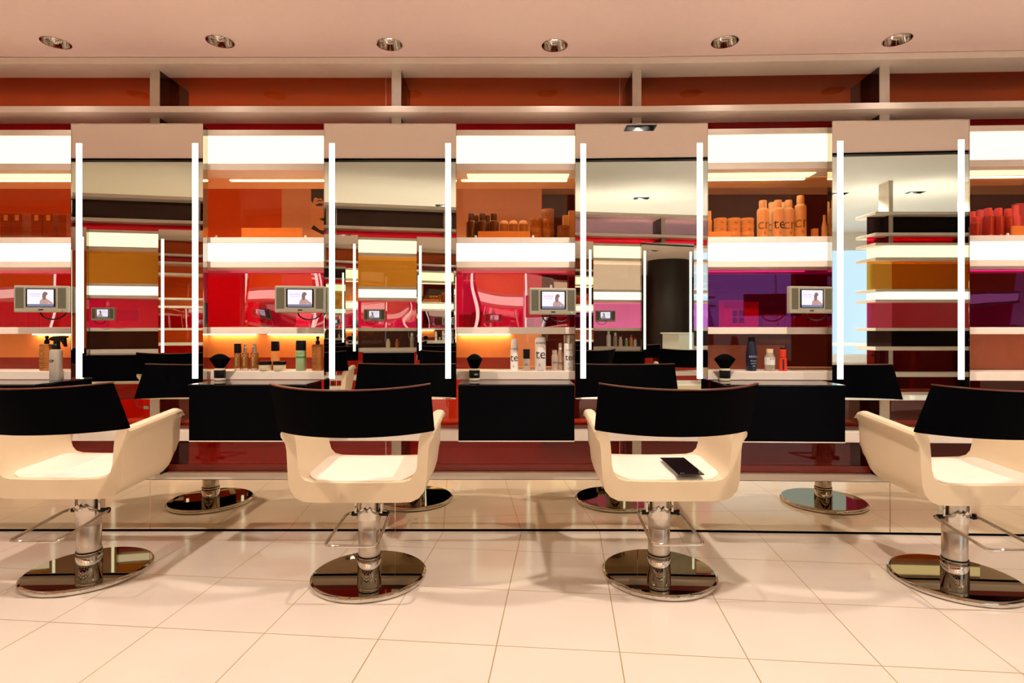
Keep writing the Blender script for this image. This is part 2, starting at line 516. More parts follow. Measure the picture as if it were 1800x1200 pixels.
# ------------------------------------------------------------------ shelving units
def shelving(name, label, row, u0, u1, bays, posts, loc, rz, behind=None, lite=False, end_panel=False):
    t = thing(name, label, 'shelving', loc, rz)
    B = -0.27
    def board(nm, z0, z1, d0=0.20, d1=B, mat='board'):
        return MB().strip(row, u0, u1, d0, d1, z0, z1).build(nm, M[mat], t, bevel=0.003)
    part_label(board('fascia_board', 2.948, 2.988), 'pale fascia board meeting the ceiling')
    part_label(board('shelf', 2.649, 2.688), 'uppermost open shelf board')
    board('light_box_rail', 2.506, 2.5415)
    board('light_box_rail', 2.293, 2.335)
    board('shelf', 1.845, 1.88)
    board('light_box_rail', 1.694, 1.733)
    board('shelf', 1.285, 1.327)
    board('shelf', 1.005, 1.0575)
    board('shelf', 0.627, 0.692)
    part_label(board('shelf', 0.350, 0.394, 0.045), 'lowest shelf board above the mirrored kick panels')
    part_label(MB().strip(row, u0, u1, 0.012, 0.0045, 0.3942, 0.440).build('reflection_strip', M['red_board'], t), 'dark red strip painted as a dark reflection low in the lowest glass')  # dark colour stands for a reflection in the pane
    def pst(p, z0, z1):
        part_label(MB().strip(row, p - 0.029, p + 0.029, 0.104, B + 0.05, z0, z1).build('post_side', M['post_dark'], t), 'black post side')
    for p in posts:
        for (z0, z1) in ((2.688, 2.948), (2.5415, 2.649)):
            pst(p, z0, z1); MB().strip(row, p - 0.030, p + 0.030, 0.11, 0.104, z0, z1).build('post', M['post'], t)
        for (z0, z1) in ((0.692, 1.005), (0.394, 0.627)):
            pst(p, z0, z1); MB().strip(row, p - 0.030, p + 0.030, 0.11, 0.104, z0, z1).build('post', M['post'], t)
    G = 0.004
    for i, (a, b) in enumerate(bays):
        for (z0, z1, m, nm) in ((2.335, 2.506, 'box_yellow', 'light_box'), (1.733, 1.845, 'box_white', 'light_box')):
            MB().strip(row, max(a - 0.2, u0 + 0.02), min(b + 0.2, u1 - 0.02), 0.190, B + 0.01, z0, z1).build(nm, M[m], t)
    us = [u0] + [p - 0.09 for p in posts] + [u1]
    for a, b in zip(us, us[1:]):
        def pane(z0, z1, m):
            return MB().strip(row, a + 0.002, b - 0.002, G, -G, z0, z1).build('glass_panel', M[m], t)
        mid = (a + b) / 2
        day = lite and mid < -2.3 or lite == 'end'
        part_label(pane(2.688, 2.948, 'g_upper_day' if day and lite != 'end' else ('g_unlit' if lite else 'g_upper')), 'upper tinted glass panel')
        part_label(pane(2.5415, 2.649, 'g_red'), 'red glass panel')
        part_label(pane(1.88, 2.293, 'g_orange_day' if day and lite != 'end' else ('g_olive' if lite else 'g_orange')), 'orange glass panel')
        part_label(pane(1.327, 1.694, 'g_pink_day' if day and lite != 'end' else 'g_violet' if (not lite and mid > 1.2) else 'g_pink'), 'magenta glass panel')
        part_label(pane(1.0575, 1.285, 'g_unlit' if lite else 'g_orange'), 'lower tinted glass panel')
        part_label(pane(0.692, 1.005, 'g_dark' if lite else 'g_under'), 'orange glass panel under the counters')
        part_label(pane(0.394, 0.627, 'g_dark'), 'dark red glass panel')
    return t

unit = shelving('shelving_unit', 'long wall of cream shelves, light boxes and orange and magenta glass behind the mirrors',
                ROW, -5.2, 3.45, BAY, [c + 0.005 for c in CEN], (0, GLASS_Y, 0), 0.0)
# lit back boards and light strips of the lowest product bay
def bay_board(a, b):
    part_label(MB().strip(ROW, a, b, 0.012, 0.0045, 1.132, 1.2845).build('back_board', M['orange_board'], unit), 'orange back board')
    part_label(MB().strip(ROW, a, b, 0.012, 0.0045, 1.058, 1.132).build('back_board', M['red_board'], unit), 'dark red back board')
bay_board(-3.40, -1.13 - 0.0)
bay_board(-0.40, upx(907, 0))
part_label(MB().strip(ROW, 1.17, upx(1378, 0), 0.012, 0.0045, 1.058, 1.212).build('back_board', M['brown_board'], unit), 'dull orange back board')
part_label(MB().strip(ROW, 2.70, 3.45, 0.012, 0.0045, 1.058, 1.2845).build('back_board', M['brown_board'], unit), 'dull orange back board')
for (a, b) in ((upx(60, .03), upx(124, .03)), (upx(368, .03), upx(450, .03)), (upx(472, .03), upx(570, .03)), (upx(806, .03), upx(897, .03))):
    MB().strip(ROW, a, b, 0.045, 0.025, 1.279, 1.285).build('light_strip', M['led'], unit)
for (a, b) in ((-3.40, -2.70), (upx(822, .06), 0.36), (1.18, 1.90), (2.72, 3.42)):
    MB().strip(ROW, a, b, 0.115, 0.012, 2.288, 2.293).build('light_panel', M['led_panel'], unit)
for (a, b) in ((-3.40, -2.68), (-1.85, -1.15), (-0.33, 0.36), (1.18, 1.90), (2.72, 3.42)):
    for z, lm in ((2.288, 'fill_far'), (1.6885, 'fill_dim')):
        MB().strip(ROW, a, b, -0.03, -0.055, z, z + 0.005).build('light_strip', M[lm], unit)  # strips added behind the glass to brighten the products
for px in (380, 537, 836, 937, 1771):
    u = upx(px, 0.03)
    p = ROW.p(u, 0.03, 1.88)
    m_ = MB().lathe([(0.008, 1.880), (0.008, 1.915), (0.006, 1.92)], 10, (p.x, p.y))
    m_.build('glass_clip', M['white_pl'], unit)

# opposite row, seen in the mirrors
OA = PI - math.atan(0.185)
OPP = Row()
OL = Vector((-1.689, -1.005, 0))
opp_bays = [(c - 0.365, c + 0.365) for c in (-3.02, -1.52, 0, 1.61, 3.22, 4.80)]
opp_cen = [-3.78, -2.27, -0.76, 0.80, 2.415, 4.01]
opp = shelving('shelving_unit', 'shelves, light boxes and tinted glass of the opposite row, seen only in the mirrors',
               OPP, -4.55, 5.4, opp_bays, opp_cen, OL, OA, lite=True)
NB = Vector((0.074, 0.997, 0)).normalized()
UB = Vector((4.83, -1.573, 0)) - 0.2 * NB
unitB = shelving('shelving_unit', 'end of another shelving unit beside the bright window, seen only in the rightmost mirror',
                 OPP, -2.6, 0.0, [(-1.2, -0.36), (-2.35, -1.6)], [-0.28, -1.45], UB, PI + math.atan2(-0.074, 0.997), lite='end')
for u in (-0.28, -1.45):
    MB().strip(OPP, u - 0.03, u + 0.03, 0.11, -0.12, 2.988, 3.449).build('post', M['post'], unitB)

# ------------------------------------------------------------------ kick panels
kj = [-5.2, -2.353, -0.76, 0.816, 2.42, 3.45]
kl = ['mirrored kick panel at the far left under the shelves', 'mirrored kick panel between the two left chairs',
      'mirrored kick panel between the two middle chairs', 'mirrored kick panel between the two right chairs',
      'mirrored kick panel at the far right under the shelves']
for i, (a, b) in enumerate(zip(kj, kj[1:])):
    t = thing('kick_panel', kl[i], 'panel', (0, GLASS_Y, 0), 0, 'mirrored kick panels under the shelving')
    MB().strip(ROW, a + 0.002, b - 0.002, 0.0, -0.012, 0.016, 0.336).build('mirror_glass', M['kick_mirror'], t)
    MB().strip(ROW, a + 0.002, b - 0.002, -0.002, -0.012, 0.0, 0.016).build('plinth', M['black'], t)
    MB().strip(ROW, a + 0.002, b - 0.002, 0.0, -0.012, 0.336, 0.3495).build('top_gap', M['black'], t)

# ------------------------------------------------------------------ styling mirrors
def make_mirror(label):
    t = thing('styling_mirror', label, 'mirror', group='tall lit styling mirrors')
    W = 0.3955; z0, z1 = 0.898, 2.551
    MB().box(-W, W, -0.262, -0.2095, z0, z1).build('frame', M['mirror_edge'], t, bevel=0.002)
    MB().box(-W, W, -0.270, -0.2622, z0, z1).build('mirror_glass', M['mirror'], t)
    for s in (-1, 1):
        MB().box(s * 0.350 - 0.0165, s * 0.350 + 0.0165, -0.2735, -0.2702, 1.018, 2.435).build('light_strip', M['strip'], t)
        e = MB()
        e.box(s * (W + 0.001) - 0.002, s * (W + 0.001) + 0.002, -0.272, -0.266, z0, z1)
        e.build('edge_trim', M['chrome'], t)
    MB().box(-W, W, -0.272, -0.266, z0 - 0.004, z0 - 0.0002).build('edge_trim', M['chrome'], t)
    MB().box(-W, W, -0.272, -0.266, z1 + 0.0002, z1 + 0.004).build('edge_trim', M['chrome'], t)
    return t
ml = ['tall styling mirror with two light tubes, above the leftmost chair',
      'tall styling mirror with two light tubes, above the second chair from the left',
      'tall styling mirror with two light tubes, above the chair holding a black folder',
      'tall styling mirror with two light tubes, above the rightmost chair']
mir = None
for i, c in enumerate(CEN):
    p = ROW.p(c, 0, 0)
    loc = (p.x, p.y + GLASS_Y, 0)
    if mir is None:
        mir = make_mirror(ml[0]); mir.location = loc
    else:
        m2 = dup(mir, loc, ROW.rot(c), ml[i])
def oloc(u, d=0.0, z=0.0):
    return Vector(OL) + Matrix.Rotation(OA, 3, 'Z') @ Vector((u, -d, z))
for i, c in enumerate(opp_cen):
    dup(mir, oloc(c), OA, 'tall lit styling mirror of the opposite row, seen only as a reflection', 'styling mirrors of the opposite row')

# ------------------------------------------------------------------ counters
def make_counter(label):
    t = thing('counter', label, 'counter', group='black counters between the mirrors')
    MB().box(-0.328, 0.328, -0.487, -0.205, 0.686, 0.996).build('body', M['black'], t, bevel=0.002)
    MB().box(-0.33, 0.33, -0.49, -0.205, 0.996, 1.004).build('counter_top', M['black_top'], t, bevel=0.0015)
    part_label(MB().box(-0.328, 0.328, -0.487, -0.205, 0.680, 0.686).build('bottom_edge', M['board'], t), 'pale bottom edge')
    return t
cl = ['black counter at the far left with a spray bottle on it', 'black counter carrying the brush beside a row of amber bottles',
      'black counter with a brush, below the white te bottles', 'black counter with a brush, below the navy and red bottles',
      'black counter at the far right edge, behind the rightmost chair']
cc = [-3.02, -1.4975, 0.025, 1.55, 3.08]
cnt = None
for i, c in enumerate(cc):
    p = ROW.p(c, 0, 0); loc = (p.x, p.y + GLASS_Y, 0)
    if i == 4: continue
    if cnt is None:
        cnt = make_counter(cl[0]); cnt.location = loc
    else: dup(cnt, loc, ROW.rot(c), cl[i])
for b in opp_bays[:5]:
    c = (b[0] + b[1]) / 2
    dup(cnt, oloc(c), OA, 'black counter of the opposite row, seen only as a reflection', 'counters of the opposite row')

# ------------------------------------------------------------------ monitors
def make_monitor(label):
    t = thing('monitor', label, 'monitor', group='small monitors beside the mirrors')
    w, h = 0.141, 0.079
    MB().box(-w, w, -0.012, 0.022, -h, h).build('casing', M['mon'], t, bevel=0.006)
    MB().box(-0.077, 0.077, -0.0145, -0.0122, -0.046, 0.062).build('bezel', M['black_plastic'], t)
    s = MB().box(-0.068, 0.068, -0.0165, -0.0147, -0.030, 0.056).build('screen', M['screen'], t)
    MB().box(-0.068, 0.068, -0.0166, -0.0148, -0.044, -0.0302).build('status_bar', M['screen_bar'], s)
    body = [(-0.004, -0.0298), (-0.002, -0.012), (0.006, -0.001), (0.018, 0.004), (0.030, 0.004), (0.042, -0.004), (0.054, -0.014), (0.066, -0.022),
            (0.066, -0.0298), (0.045, -0.0298), (0.044, -0.022), (0.040, -0.0298)]
    MB().prism(body, -0.0174, -0.0168).build('screen_figure', M['screen_skin'], s)
    hair = [(0.012, 0.000), (0.010, 0.018), (0.013, 0.034), (0.021, 0.042), (0.031, 0.042), (0.038, 0.034), (0.038, 0.026), (0.030, 0.020), (0.030, 0.008), (0.026, -0.004), (0.018, -0.006)]
    MB().prism(hair, -0.0180, -0.0175).build('screen_hair', M['screen_hair'], s)
    tx = MB()
    text_into(tx, 'SHOPPING', 0.013, -0.028, 0.028, -0.0170)
    text_into(tx, 'COUTURE', 0.010, -0.028, 0.016, -0.0170)
    tx.build('screen_lettering', M['screen_text'], s)
    for q in (-1, 1):
        MB().box(q * 0.110 - 0.021, q * 0.110 + 0.021, -0.0140, -0.0118, -0.054, 0.066).build('speaker_grille', M['mon_dark'], t, bevel=0.001)
    MB().box(-0.012, 0.012, -0.0140, -0.0122, -0.066, -0.060).build('badge', M['black_plastic'], t)
    kn = MB().tube([(0.112, -0.012, -0.066), (0.112, -0.018, -0.066)], 0.006)
    kn.build('knob', M['silver'], t)
    ar = MB().tube([(0.0, 0.02, 0.0), (0.02, 0.045, 0.0), (0.08, 0.055, 0.0), (0.112, 0.062, 0.0)], 0.012)
    ar.box(-0.03, 0.03, 0.02, 0.032, -0.03, 0.03)
    ar.build('arm', M['mon'], t)
    pts = []
    for k in range(15):
        a = PI * k / 14
        pts.append((0.055 + -0.072 * math.cos(a), 0.014, -0.074 - 0.055 * math.sin(a) + 0.02 * k / 14))
    MB().tube(pts, 0.0042, 8).build('cable', M['black_plastic'], t)
    return t
mlab = ['small grey monitor at the far left, showing a woman, beside the spray bottle bay',
        'small grey monitor showing a woman, left of the second mirror from the left',
        'small grey monitor showing a woman, above the white te bottles',
        'small grey monitor showing a woman, left of the rightmost mirror']
mon = None
for i, (x0, x1, y) in enumerate(((26, 122, 525.5), (483, 573, 526), (930, 1013, 529.5), (1387, 1462, 527))):
    u = upx((x0 + x1) / 2.0, 0.335)
    p = wpos(u, 0.335)
    loc = (p.x, p.y, zat(y, p.y))
    if mon is None:
        mon = make_monitor(mlab[0]); mon.location = loc; mon.rotation_euler = (0, 0, 0.185)
    else: dup(mon, loc, 0.185, mlab[i])
for c in (-3.02, -1.52, 0.0, 1.61, 3.22):
    dup(mon, oloc(c + 0.19, 0.31, 1.495), OA + 0.185, 'small grey monitor of the opposite row, seen only as a reflection', 'monitors of the opposite row')

# ------------------------------------------------------------------ styling chairs
def smooth01(t):
    t = max(0.0, min(1.0, t)); return t * t * (3 - 2 * t)
def make_chair(label):
    t = thing('styling_chair', label, 'chair', group='white and black salon chairs')
    # moulded shell: U section swept from back to front
    bm = bmesh.new()
    N = 20
    yb, yf = -0.235, 0.25
    rings = []
    for k in range(N + 1):
        f = k / N
        y = yb + (yf - yb) * f
        T = 0.822 + 0.043 * f
        b = 0.466 + 0.022 * f + 0.075 * smooth01((f - 0.80) / 0.20) ** 1.5
        s = 0.566 + 0.028 * f - 0.008 * math.sin(PI * f)
        fr = 0.0
        if f > 0.9: fr = 0.035 * ((f - 0.9) / 0.1) ** 2      # arm noses round over
        half = [(0.0, b), (0.10, b), (0.20, b), (0.262, b + 0.004), (0.300, b + 0.022), (0.325, b + 0.052), (0.338, b + 0.095), (0.343, 0.64 + 0.02 * f),
                (0.347, 0.72 + 0.02 * f), (0.352, T - 0.07), (0.362, T - 0.052), (0.374, T - 0.036 - fr * 0.5), (0.377, T - 0.018 - fr), (0.369, T - 0.005 - fr), (0.353, T - fr),
                (0.333, T - 0.001 - fr), (0.314, T - 0.012 - fr), (0.303, T - 0.036 - fr * 0.5), (0.298, T - 0.08), (0.295, 0.70), (0.291, s + 0.075), (0.280, s + 0.036), (0.258, s + 0.012), (0.22, s + 0.002), (0.12, s - 0.001), (0.0, s - 0.002)]
        prof = half + [(-x, z) for (x, z) in half[-2:0:-1]]
        rings.append([bm.verts.new((x, y, z)) for x, z in prof])
    n = len(rings[0])
    for a, b2 in zip(rings, rings[1:]):
        for i in range(n):
            j = (i + 1) % n
            bm.faces.new((a[i], a[j], b2[j], b2[i]))
    nh = 26
    for ring in (rings[0], rings[-1]):
        # caps as quads between the outer and the inner outline
        outer = [ring[i] for i in range(0, 14)]
        half_n = 25
        for side in (0, 1):
            idx = list(range(0, 26)) if side == 0 else [0] + [n - i for i in range(1, 25)] + [25]
            lo, hi = 0, 25
            while hi - lo > 2:
                bm.faces.new((ring[idx[lo]], ring[idx[lo + 1]], ring[idx[hi - 1]], ring[idx[hi]]))
                lo += 1; hi -= 1
            if hi - lo == 2:
                bm.faces.new((ring[idx[lo]], ring[idx[lo + 1]], ring[idx[hi]]))
    m = MB(); m.bm.free(); m.bm = bm; m.smooth = True
    m.build('seat_shell', M['cream_plastic'], t, bevel=0.006, seg=2)
    # seat pad
    g = MB(); nx, ny = 22, 16
    top = []
    for j in range(ny + 1):
        row = []
        for i in range(nx + 1):
            a = -1 + 2 * i / nx; b = -1 + 2 * j / ny
            # superellipse rounding of the plan
            r = (abs(a) ** 6 + abs(b) ** 6) ** (1 / 6)
            mm = max(abs(a), abs(b))
            q = mm / r if r > 0 else 1
            x = 0.268 * a * q; y = 0.008 + 0.218 * b * q
            f = (y - yb) / (yf - yb)
            s = 0.566 + 0.028 * f - 0.008 * math.sin(PI * f)
            z = s + 0.016 - 0.014 * (mm ** 8) - 0.006 * (1 - mm ** 2) + (0.022 * max(0, abs(x) - 0.2) / 0.07 if abs(x) > 0.2 else 0)
            row.append(g.bm.verts.new((x, y, z)))
        top.append(row)
    for j in range(ny):
        for i in range(nx):
            g.bm.faces.new((top[j][i], top[j][i + 1], top[j + 1][i + 1], top[j + 1][i]))
    res = bmesh.ops.extrude_face_region(g.bm, geom=g.bm.faces[:])
    for v in [e for e in res['geom'] if isinstance(e, bmesh.types.BMVert)]: v.co.z -= 0.012
    g.smooth = True
    part_label(g.build('seat_cushion', M['cushion'], t), 'white seat cushion')
    # curved backrest
    bk = MB(); nx, nz = 24, 6
    def bp(i, k, off):
        a = -1 + 2 * i / nx; f = k / nz
        wx = 0.374 + 0.004 * (1 - f)
        ang = a * 0.80
        x = wx * math.sin(ang) / math.sin(0.80)
        y = -0.255 - 0.115 * f - 0.150 * (1 - abs(a) ** 2.0)
        z = (0.8215 - 0.006 * (1 - a * a)) * (1 - f) + (1.058 - 0.016 * (1 - a * a)) * f
        return Vector((x, y + off, z))
    fr_, ba_ = [], []
    for k in range(nz + 1):
        fr_.append([bk.bm.verts.new(bp(i, k, 0.030)) for i in range(nx + 1)])
        ba_.append([bk.bm.verts.new(bp(i, k, 0.0)) for i in range(nx + 1)])
    for k in range(nz):
        for i in range(nx):
            bk.bm.faces.new((fr_[k][i], fr_[k][i + 1], fr_[k + 1][i + 1], fr_[k + 1][i]))
            bk.bm.faces.new((ba_[k][i + 1], ba_[k][i], ba_[k + 1][i], ba_[k + 1][i + 1]))
    for i in range(nx):
        bk.bm.faces.new((fr_[0][i + 1], fr_[0][i], ba_[0][i], ba_[0][i + 1]))
        bk.bm.faces.new((fr_[nz][i], fr_[nz][i + 1], ba_[nz][i + 1], ba_[nz][i]))
    for k in range(nz):
        bk.bm.faces.new((fr_[k][0], fr_[k + 1][0], ba_[k + 1][0], ba_[k][0]))
        bk.bm.faces.new((fr_[k + 1][nx], fr_[k][nx], ba_[k][nx], ba_[k + 1][nx]))
    bk.smooth = True
    bo = bk.build('backrest', M['black_soft'], t, bevel=0.004)
    pts = [bp(i, nz, 0.015) + Vector((0, 0, 0.002)) for i in range(nx + 1)]
    pp = MB()
    for i in range(nx):
        a, b = bp(i, nz, 0.001), bp(i + 1, nz, 0.001)
        c, d = bp(i + 1, nz, 0.029), bp(i, nz, 0.029)
        h1, h2 = Vector((0, 0, 0.0005)), Vector((0, 0, 0.006))
        vs = [pp.bm.verts.new(v) for v in (a + h1, b + h1, c + h1, d + h1, a + h2, b + h2, c + h2, d + h2)]
        for q in ((0, 1, 5, 4), (1, 2, 6, 5), (2, 3, 7, 6), (3, 0, 4, 7), (4, 5, 6, 7), (3, 2, 1, 0)):
            pp.bm.faces.new([vs[z] for z in q])
    bmesh.ops.remove_doubles(pp.bm, verts=pp.bm.verts[:], dist=1e-5)
    part_label(pp.build('top_edge', M['rim_reflection'], bo, smooth=True), 'top edge coloured brown as a ceiling reflection')
    # base plate
    R = 0.30
    b_ = MB().lathe([(0.0, 0.0), (R - 0.012, 0.0), (R - 0.003, 0.006), (R, 0.016), (R - 0.003, 0.024), (R - 0.012, 0.029)], 96)
    part_label(b_.build('base_plate', M['chrome'], t), 'round chrome base plate')
    tp = MB().lathe([(0.0, 0.0291), (R - 0.013, 0.0291), (R - 0.014, 0.0305), (0.0, 0.0315)], 96)
    part_label(tp.build('base_cover', M['basetop'], t), 'polished dark top of the base plate')
    # column
    lo = MB().lathe([(0.062, 0.030), (0.062, 0.095), (0.060, 0.099), (0.062, 0.102), (0.062, 0.116), (0.059, 0.119)], 40)
    part_label(lo.build('column_sleeve', M['chrome'], t), 'polished lower sleeve of the column')
    MB().lathe([(0.0608, 0.1191), (0.0608, 0.125)], 40).build('column_ring', M['black_plastic'], t)
    up = MB().lathe([(0.057, 0.125), (0.057, 0.258), (0.0555, 0.260), (0.0555, 0.263), (0.057, 0.265), (0.057, 0.345), (0.050, 0.348), (0.050, 0.478)], 40)
    up.build('column', M['brushed'], t)
    br = MB(); seg = 48
    lo_r, hi_r, lo_i, hi_i = [], [], [], []
    for i in range(seg):
        a = 2 * PI * i / seg
        zt = 0.352 + 0.036 * abs(math.cos(a - PI / 2)) ** 3 - 0.016 * max(0, abs(math.cos(a - PI / 2)) - 0.965) / 0.035
        for lst, r, z in ((lo_r, 0.0635, 0.318), (hi_r, 0.0635, zt), (hi_i, 0.0575, zt), (lo_i, 0.0575, 0.318)):
            lst.append(br.bm.verts.new((r * math.cos(a), r * math.sin(a), z)))
    for A, B in ((lo_r, hi_r), (hi_r, hi_i), (hi_i, lo_i), (lo_i, lo_r)):
        for i in range(seg):
            j = (i + 1) % seg
            br.bm.faces.new((A[i], A[j], B[j], B[i]))
    br.smooth = True
    br.build('column_bracket', M['chrome'], t)
    for s in (-1, 1):
        MB().box(s * 0.068 - 0.006, s * 0.068 + 0.006, -0.02, 0.02, 0.345, 0.472).build('column_side_bar', M['chrome'], t, bevel=0.002)
    MB().lathe([(0, 0.352), (0.008, 0.356), (0.010, 0.363), (0.008, 0.370), (0, 0.373)], 12, (0, -0.062)).build('column_ball', M['chrome'], t)
    # pump lever loop
    z0 = 0.338
    loop = [(-0.085, 0.0, z0), (-0.108, -0.005, z0 + 0.002), (-0.118, -0.03, z0 - 0.001), (-0.122, -0.33, z0 - 0.034), (-0.114, -0.350, z0 - 0.037), (-0.095, -0.356, z0 - 0.038),
            (0.095, -0.356, z0 - 0.038), (0.114, -0.350, z0 - 0.037), (0.122, -0.33, z0 - 0.034), (0.112, -0.03, z0 - 0.001), (0.104, -0.005, z0 + 0.002), (0.085, 0.0, z0)]
    lv = MB().tube(loop, 0.0078, 10).build('foot_lever', M['chrome'], t)
    pv = MB().tube([(-0.092, 0, z0), (-0.06, 0, z0)], 0.012, 12)
    pv.tube([(0.06, 0, z0), (0.095, 0, z0)], 0.012, 12)
    pv.tube([(0.095, 0, z0), (0.108, 0, z0)], 0.016, 12)
    pv.build('lever_pivot', M['black_plastic'], lv)
    return t
ch = None
clabs = ['white and black salon chair cut off at the left edge, below the leftmost mirror',
         'white and black salon chair with an empty seat, second from the left',
         'white and black salon chair with a black folder lying on its seat',
         'white and black salon chair cut off at the right edge of the picture']
for i, (x, y) in enumerate(((-2.288, 3.078), (-0.757, 3.018), (0.785, 3.04), (2.311, 2.97))):
    if ch is None:
        ch = make_chair(clabs[0]); ch.location = (x, y, 0)
    else: dup(ch, (x, y, 0), 0, clabs[i])
for i, c in enumerate(opp_cen):
    dup(ch, oloc(c, 0.80), OA + (0.25, -0.3, 0.0, 0.1, -0.35, 0.08)[i], 'white and black salon chair of the opposite row, seen only as a reflection', 'chairs of the opposite row')
fo = thing('folder', 'thin black folder lying on the white seat of the third chair', 'folder', (0.885, 2.985, 0.598), 0.02)
cv = MB().box(-0.066, 0.066, -0.165, 0.150, 0.0, 0.006)
cv.xform(Matrix.Rotation(0.035, 4, 'X'))
cv.build('cover', M['black_top'], fo, bevel=0.001)
mk = MB()
text_into(mk, 'pure', 0.012, 0, 0, 0)
mk.xform(Matrix.Translation((-0.04, -0.150, 0.0017)) @ Matrix.Rotation(-PI / 2 + 0.035, 4, 'X') @ Matrix.Rotation(0, 4, 'Z'))
mk.build('lettering', M['pale_ink'], fo)

# ------------------------------------------------------------------ products
def lathe_part(prof, name, mat, parent, seg=20, sx=1, sy=1, bevel=0):
    return MB().lathe(prof, seg, sx=sx, sy=sy).build(name, M[mat], parent, bevel=bevel)
def place(px, d, z):
    u = upx(px, d); p = wpos(u, d); return Vector((p.x, p.y, z))
ZS = 1.0580
DS = 0.165
def prod(name, label, cat, px, w_px, top_px, base_z=ZS, d=DS, group=None):
    loc = place(px, d, base_z)
    t = thing(name, label, cat, loc, 0.0, group)
    w = w_px * loc.y / 1000.0; h = zat(top_px, loc.y) - base_z
    return t, w / 2, h

# brushes on the counters
def brush(label, px, w_px, flat):
    loc = place(px, 0.245, 1.0045)
    t = thing('brush', label, 'brush', loc, 0.0, 'black brushes on the counters')
    k = loc.y / 1000.0
    r = 9.3 * k
    lathe_part([(r * 0.92, 0.0), (r, 0.003), (r, 0.014), (r * 0.97, 0.015)], 'handle_ring', 'cream_ring', t)
    lathe_part([(r * 0.98, 0.0151), (r * 1.02, 0.020), (r * 1.02, 0.060), (r * 0.98, 0.0629)], 'handle', 'black_plastic', t)
    lathe_part([(r * 0.97, 0.063), (r * 0.97, 0.071), (r * 0.8, 0.0735)], 'handle_ring', 'cream_ring', t)
    R = w_px * k / 2
    pr = [(r * 0.80, 0.0736)]
    for j in range(1, 9): pr.append((r * 0.8 + (R - r * 0.8) * (j / 8.0), 0.0736 + 0.056 * j / 8.0))
    for j in range(1, 9):
        f = 1 - j / 8.0
        pr.append((R * f * 0.985, 0.1310 + 0.030 * (1 - f * f)))
    lathe_part(pr, 'bristles', 'bristle', t, 28, 1.0, flat)
    return t, r
brush('wide black brush standing on the counter left of the amber bottles', 386.5, 37, 0.5)
b2, r2 = brush('narrow black brush standing on the counter left of the white te bottles', 834, 28, 1.2)
MB().box(0.002, 0.022, -r2 - 0.003, -r2 + 0.004, 0.034, 0.043).build('handle_label', M['silver'], b2)
brush('wide black brush standing on the counter left of the navy bottle', 1274, 38, 0.5)

# spray bottle on the left counter
t, r, h = prod('spray_bottle', 'grey spray bottle with black trigger head on the left counter', 'spray bottle', 98.5, 19, 590, 1.0045, 0.24)
lathe_part([(r * 0.96, 0), (r, 0.004), (r, h * 0.62), (r * 0.93, h * 0.67), (r * 0.70, h * 0.695), (r * 0.62, h * 0.70)], 'bottle', 'grey_can', t, 28)
lathe_part([(r * 0.66, h * 0.701), (r * 0.72, h * 0.72), (r * 0.60, h * 0.80), (r * 0.5, h * 0.82)], 'collar', 'black_plastic', t)
k = h / 0.245
hd = [(-0.012, 0.195), (-0.006, 0.215), (-0.038, 0.222), (-0.028, 0.236), (-0.010, 0.243), (0.030, 0.245), (0.062, 0.2445), (0.066, 0.240), (0.062, 0.234),
      (0.052, 0.232), (0.054, 0.205), (0.058, 0.186), (0.050, 0.184), (0.038, 0.206), (0.030, 0.216), (0.018, 0.212), (0.016, 0.195)]
MB().prism([(x * k, z * k) for x, z in hd], -0.011, 0.011).build('trigger_head', M['black_plastic'], t, bevel=0.003)
ov = MB()
for i in range(20):
    a0, a1 = 2 * PI * i / 20, 2 * PI * (i + 1) / 20
    def q(a, f):
        x = 0.0155 * f * math.cos(a) - 0.004; z = h * 0.44 + 0.0085 * f * math.sin(a) + x * 0.12
        th = x / r
        return ov.bm.verts.new(((r + .0008) * math.sin(th), -(r + .0008) * math.cos(th), z))
    ov.bm.faces.new((q(a0, 1), q(a1, 1), q(a1, 0.45), q(a0, 0.45)))
ov.build('oval_mark', M['ink'], t)

# pump bottles: square orange
def square_pump(label, px, w_px, top, shoulder):
    t, r, h = prod('pump_bottle', label, 'bottle', px, w_px, top)
    hs = zat(shoulder, t.location.y) - ZS
    MB().box(-r, r, -r * 0.8, r * 0.8, 0, hs).build('bottle', M['amber'], t, bevel=0.005)
    lathe_part([(r * 0.42, hs), (r * 0.46, hs + 0.006), (r * 0.42, hs + (h - hs) * 0.45), (r * 0.24, hs + (h - hs) * 0.5), (r * 0.24, hs + (h - hs) * 0.7), (r * 0.36, hs + (h - hs) * 0.72), (r * 0.30, h)], 'pump', 'black_plastic', t, 14)
    tx = MB()
    text_into(tx, 'CREOL', hs * 0.27, -r * 0.35, hs * 0.46, -r * 0.8 - 0.0006, vertical=True)
    tx.build('lettering', M['brown_print'], t)
    for z in (0.12, 0.2, 0.28):
        MB().box(-r * 0.7, r * 0.75, -r * 0.8 - 0.0008, -r * 0.8 + 0.001, hs * z, hs * z + 0.0025).build('small_print', M['brown_print'], t)
    return t
square_pump('square orange pump bottle standing behind the grey spray bottle', 82.5, 17.5, 590, 604)
square_pump('square orange pump bottle at the right end of the amber row', 558.5, 16.5, 591, 605)

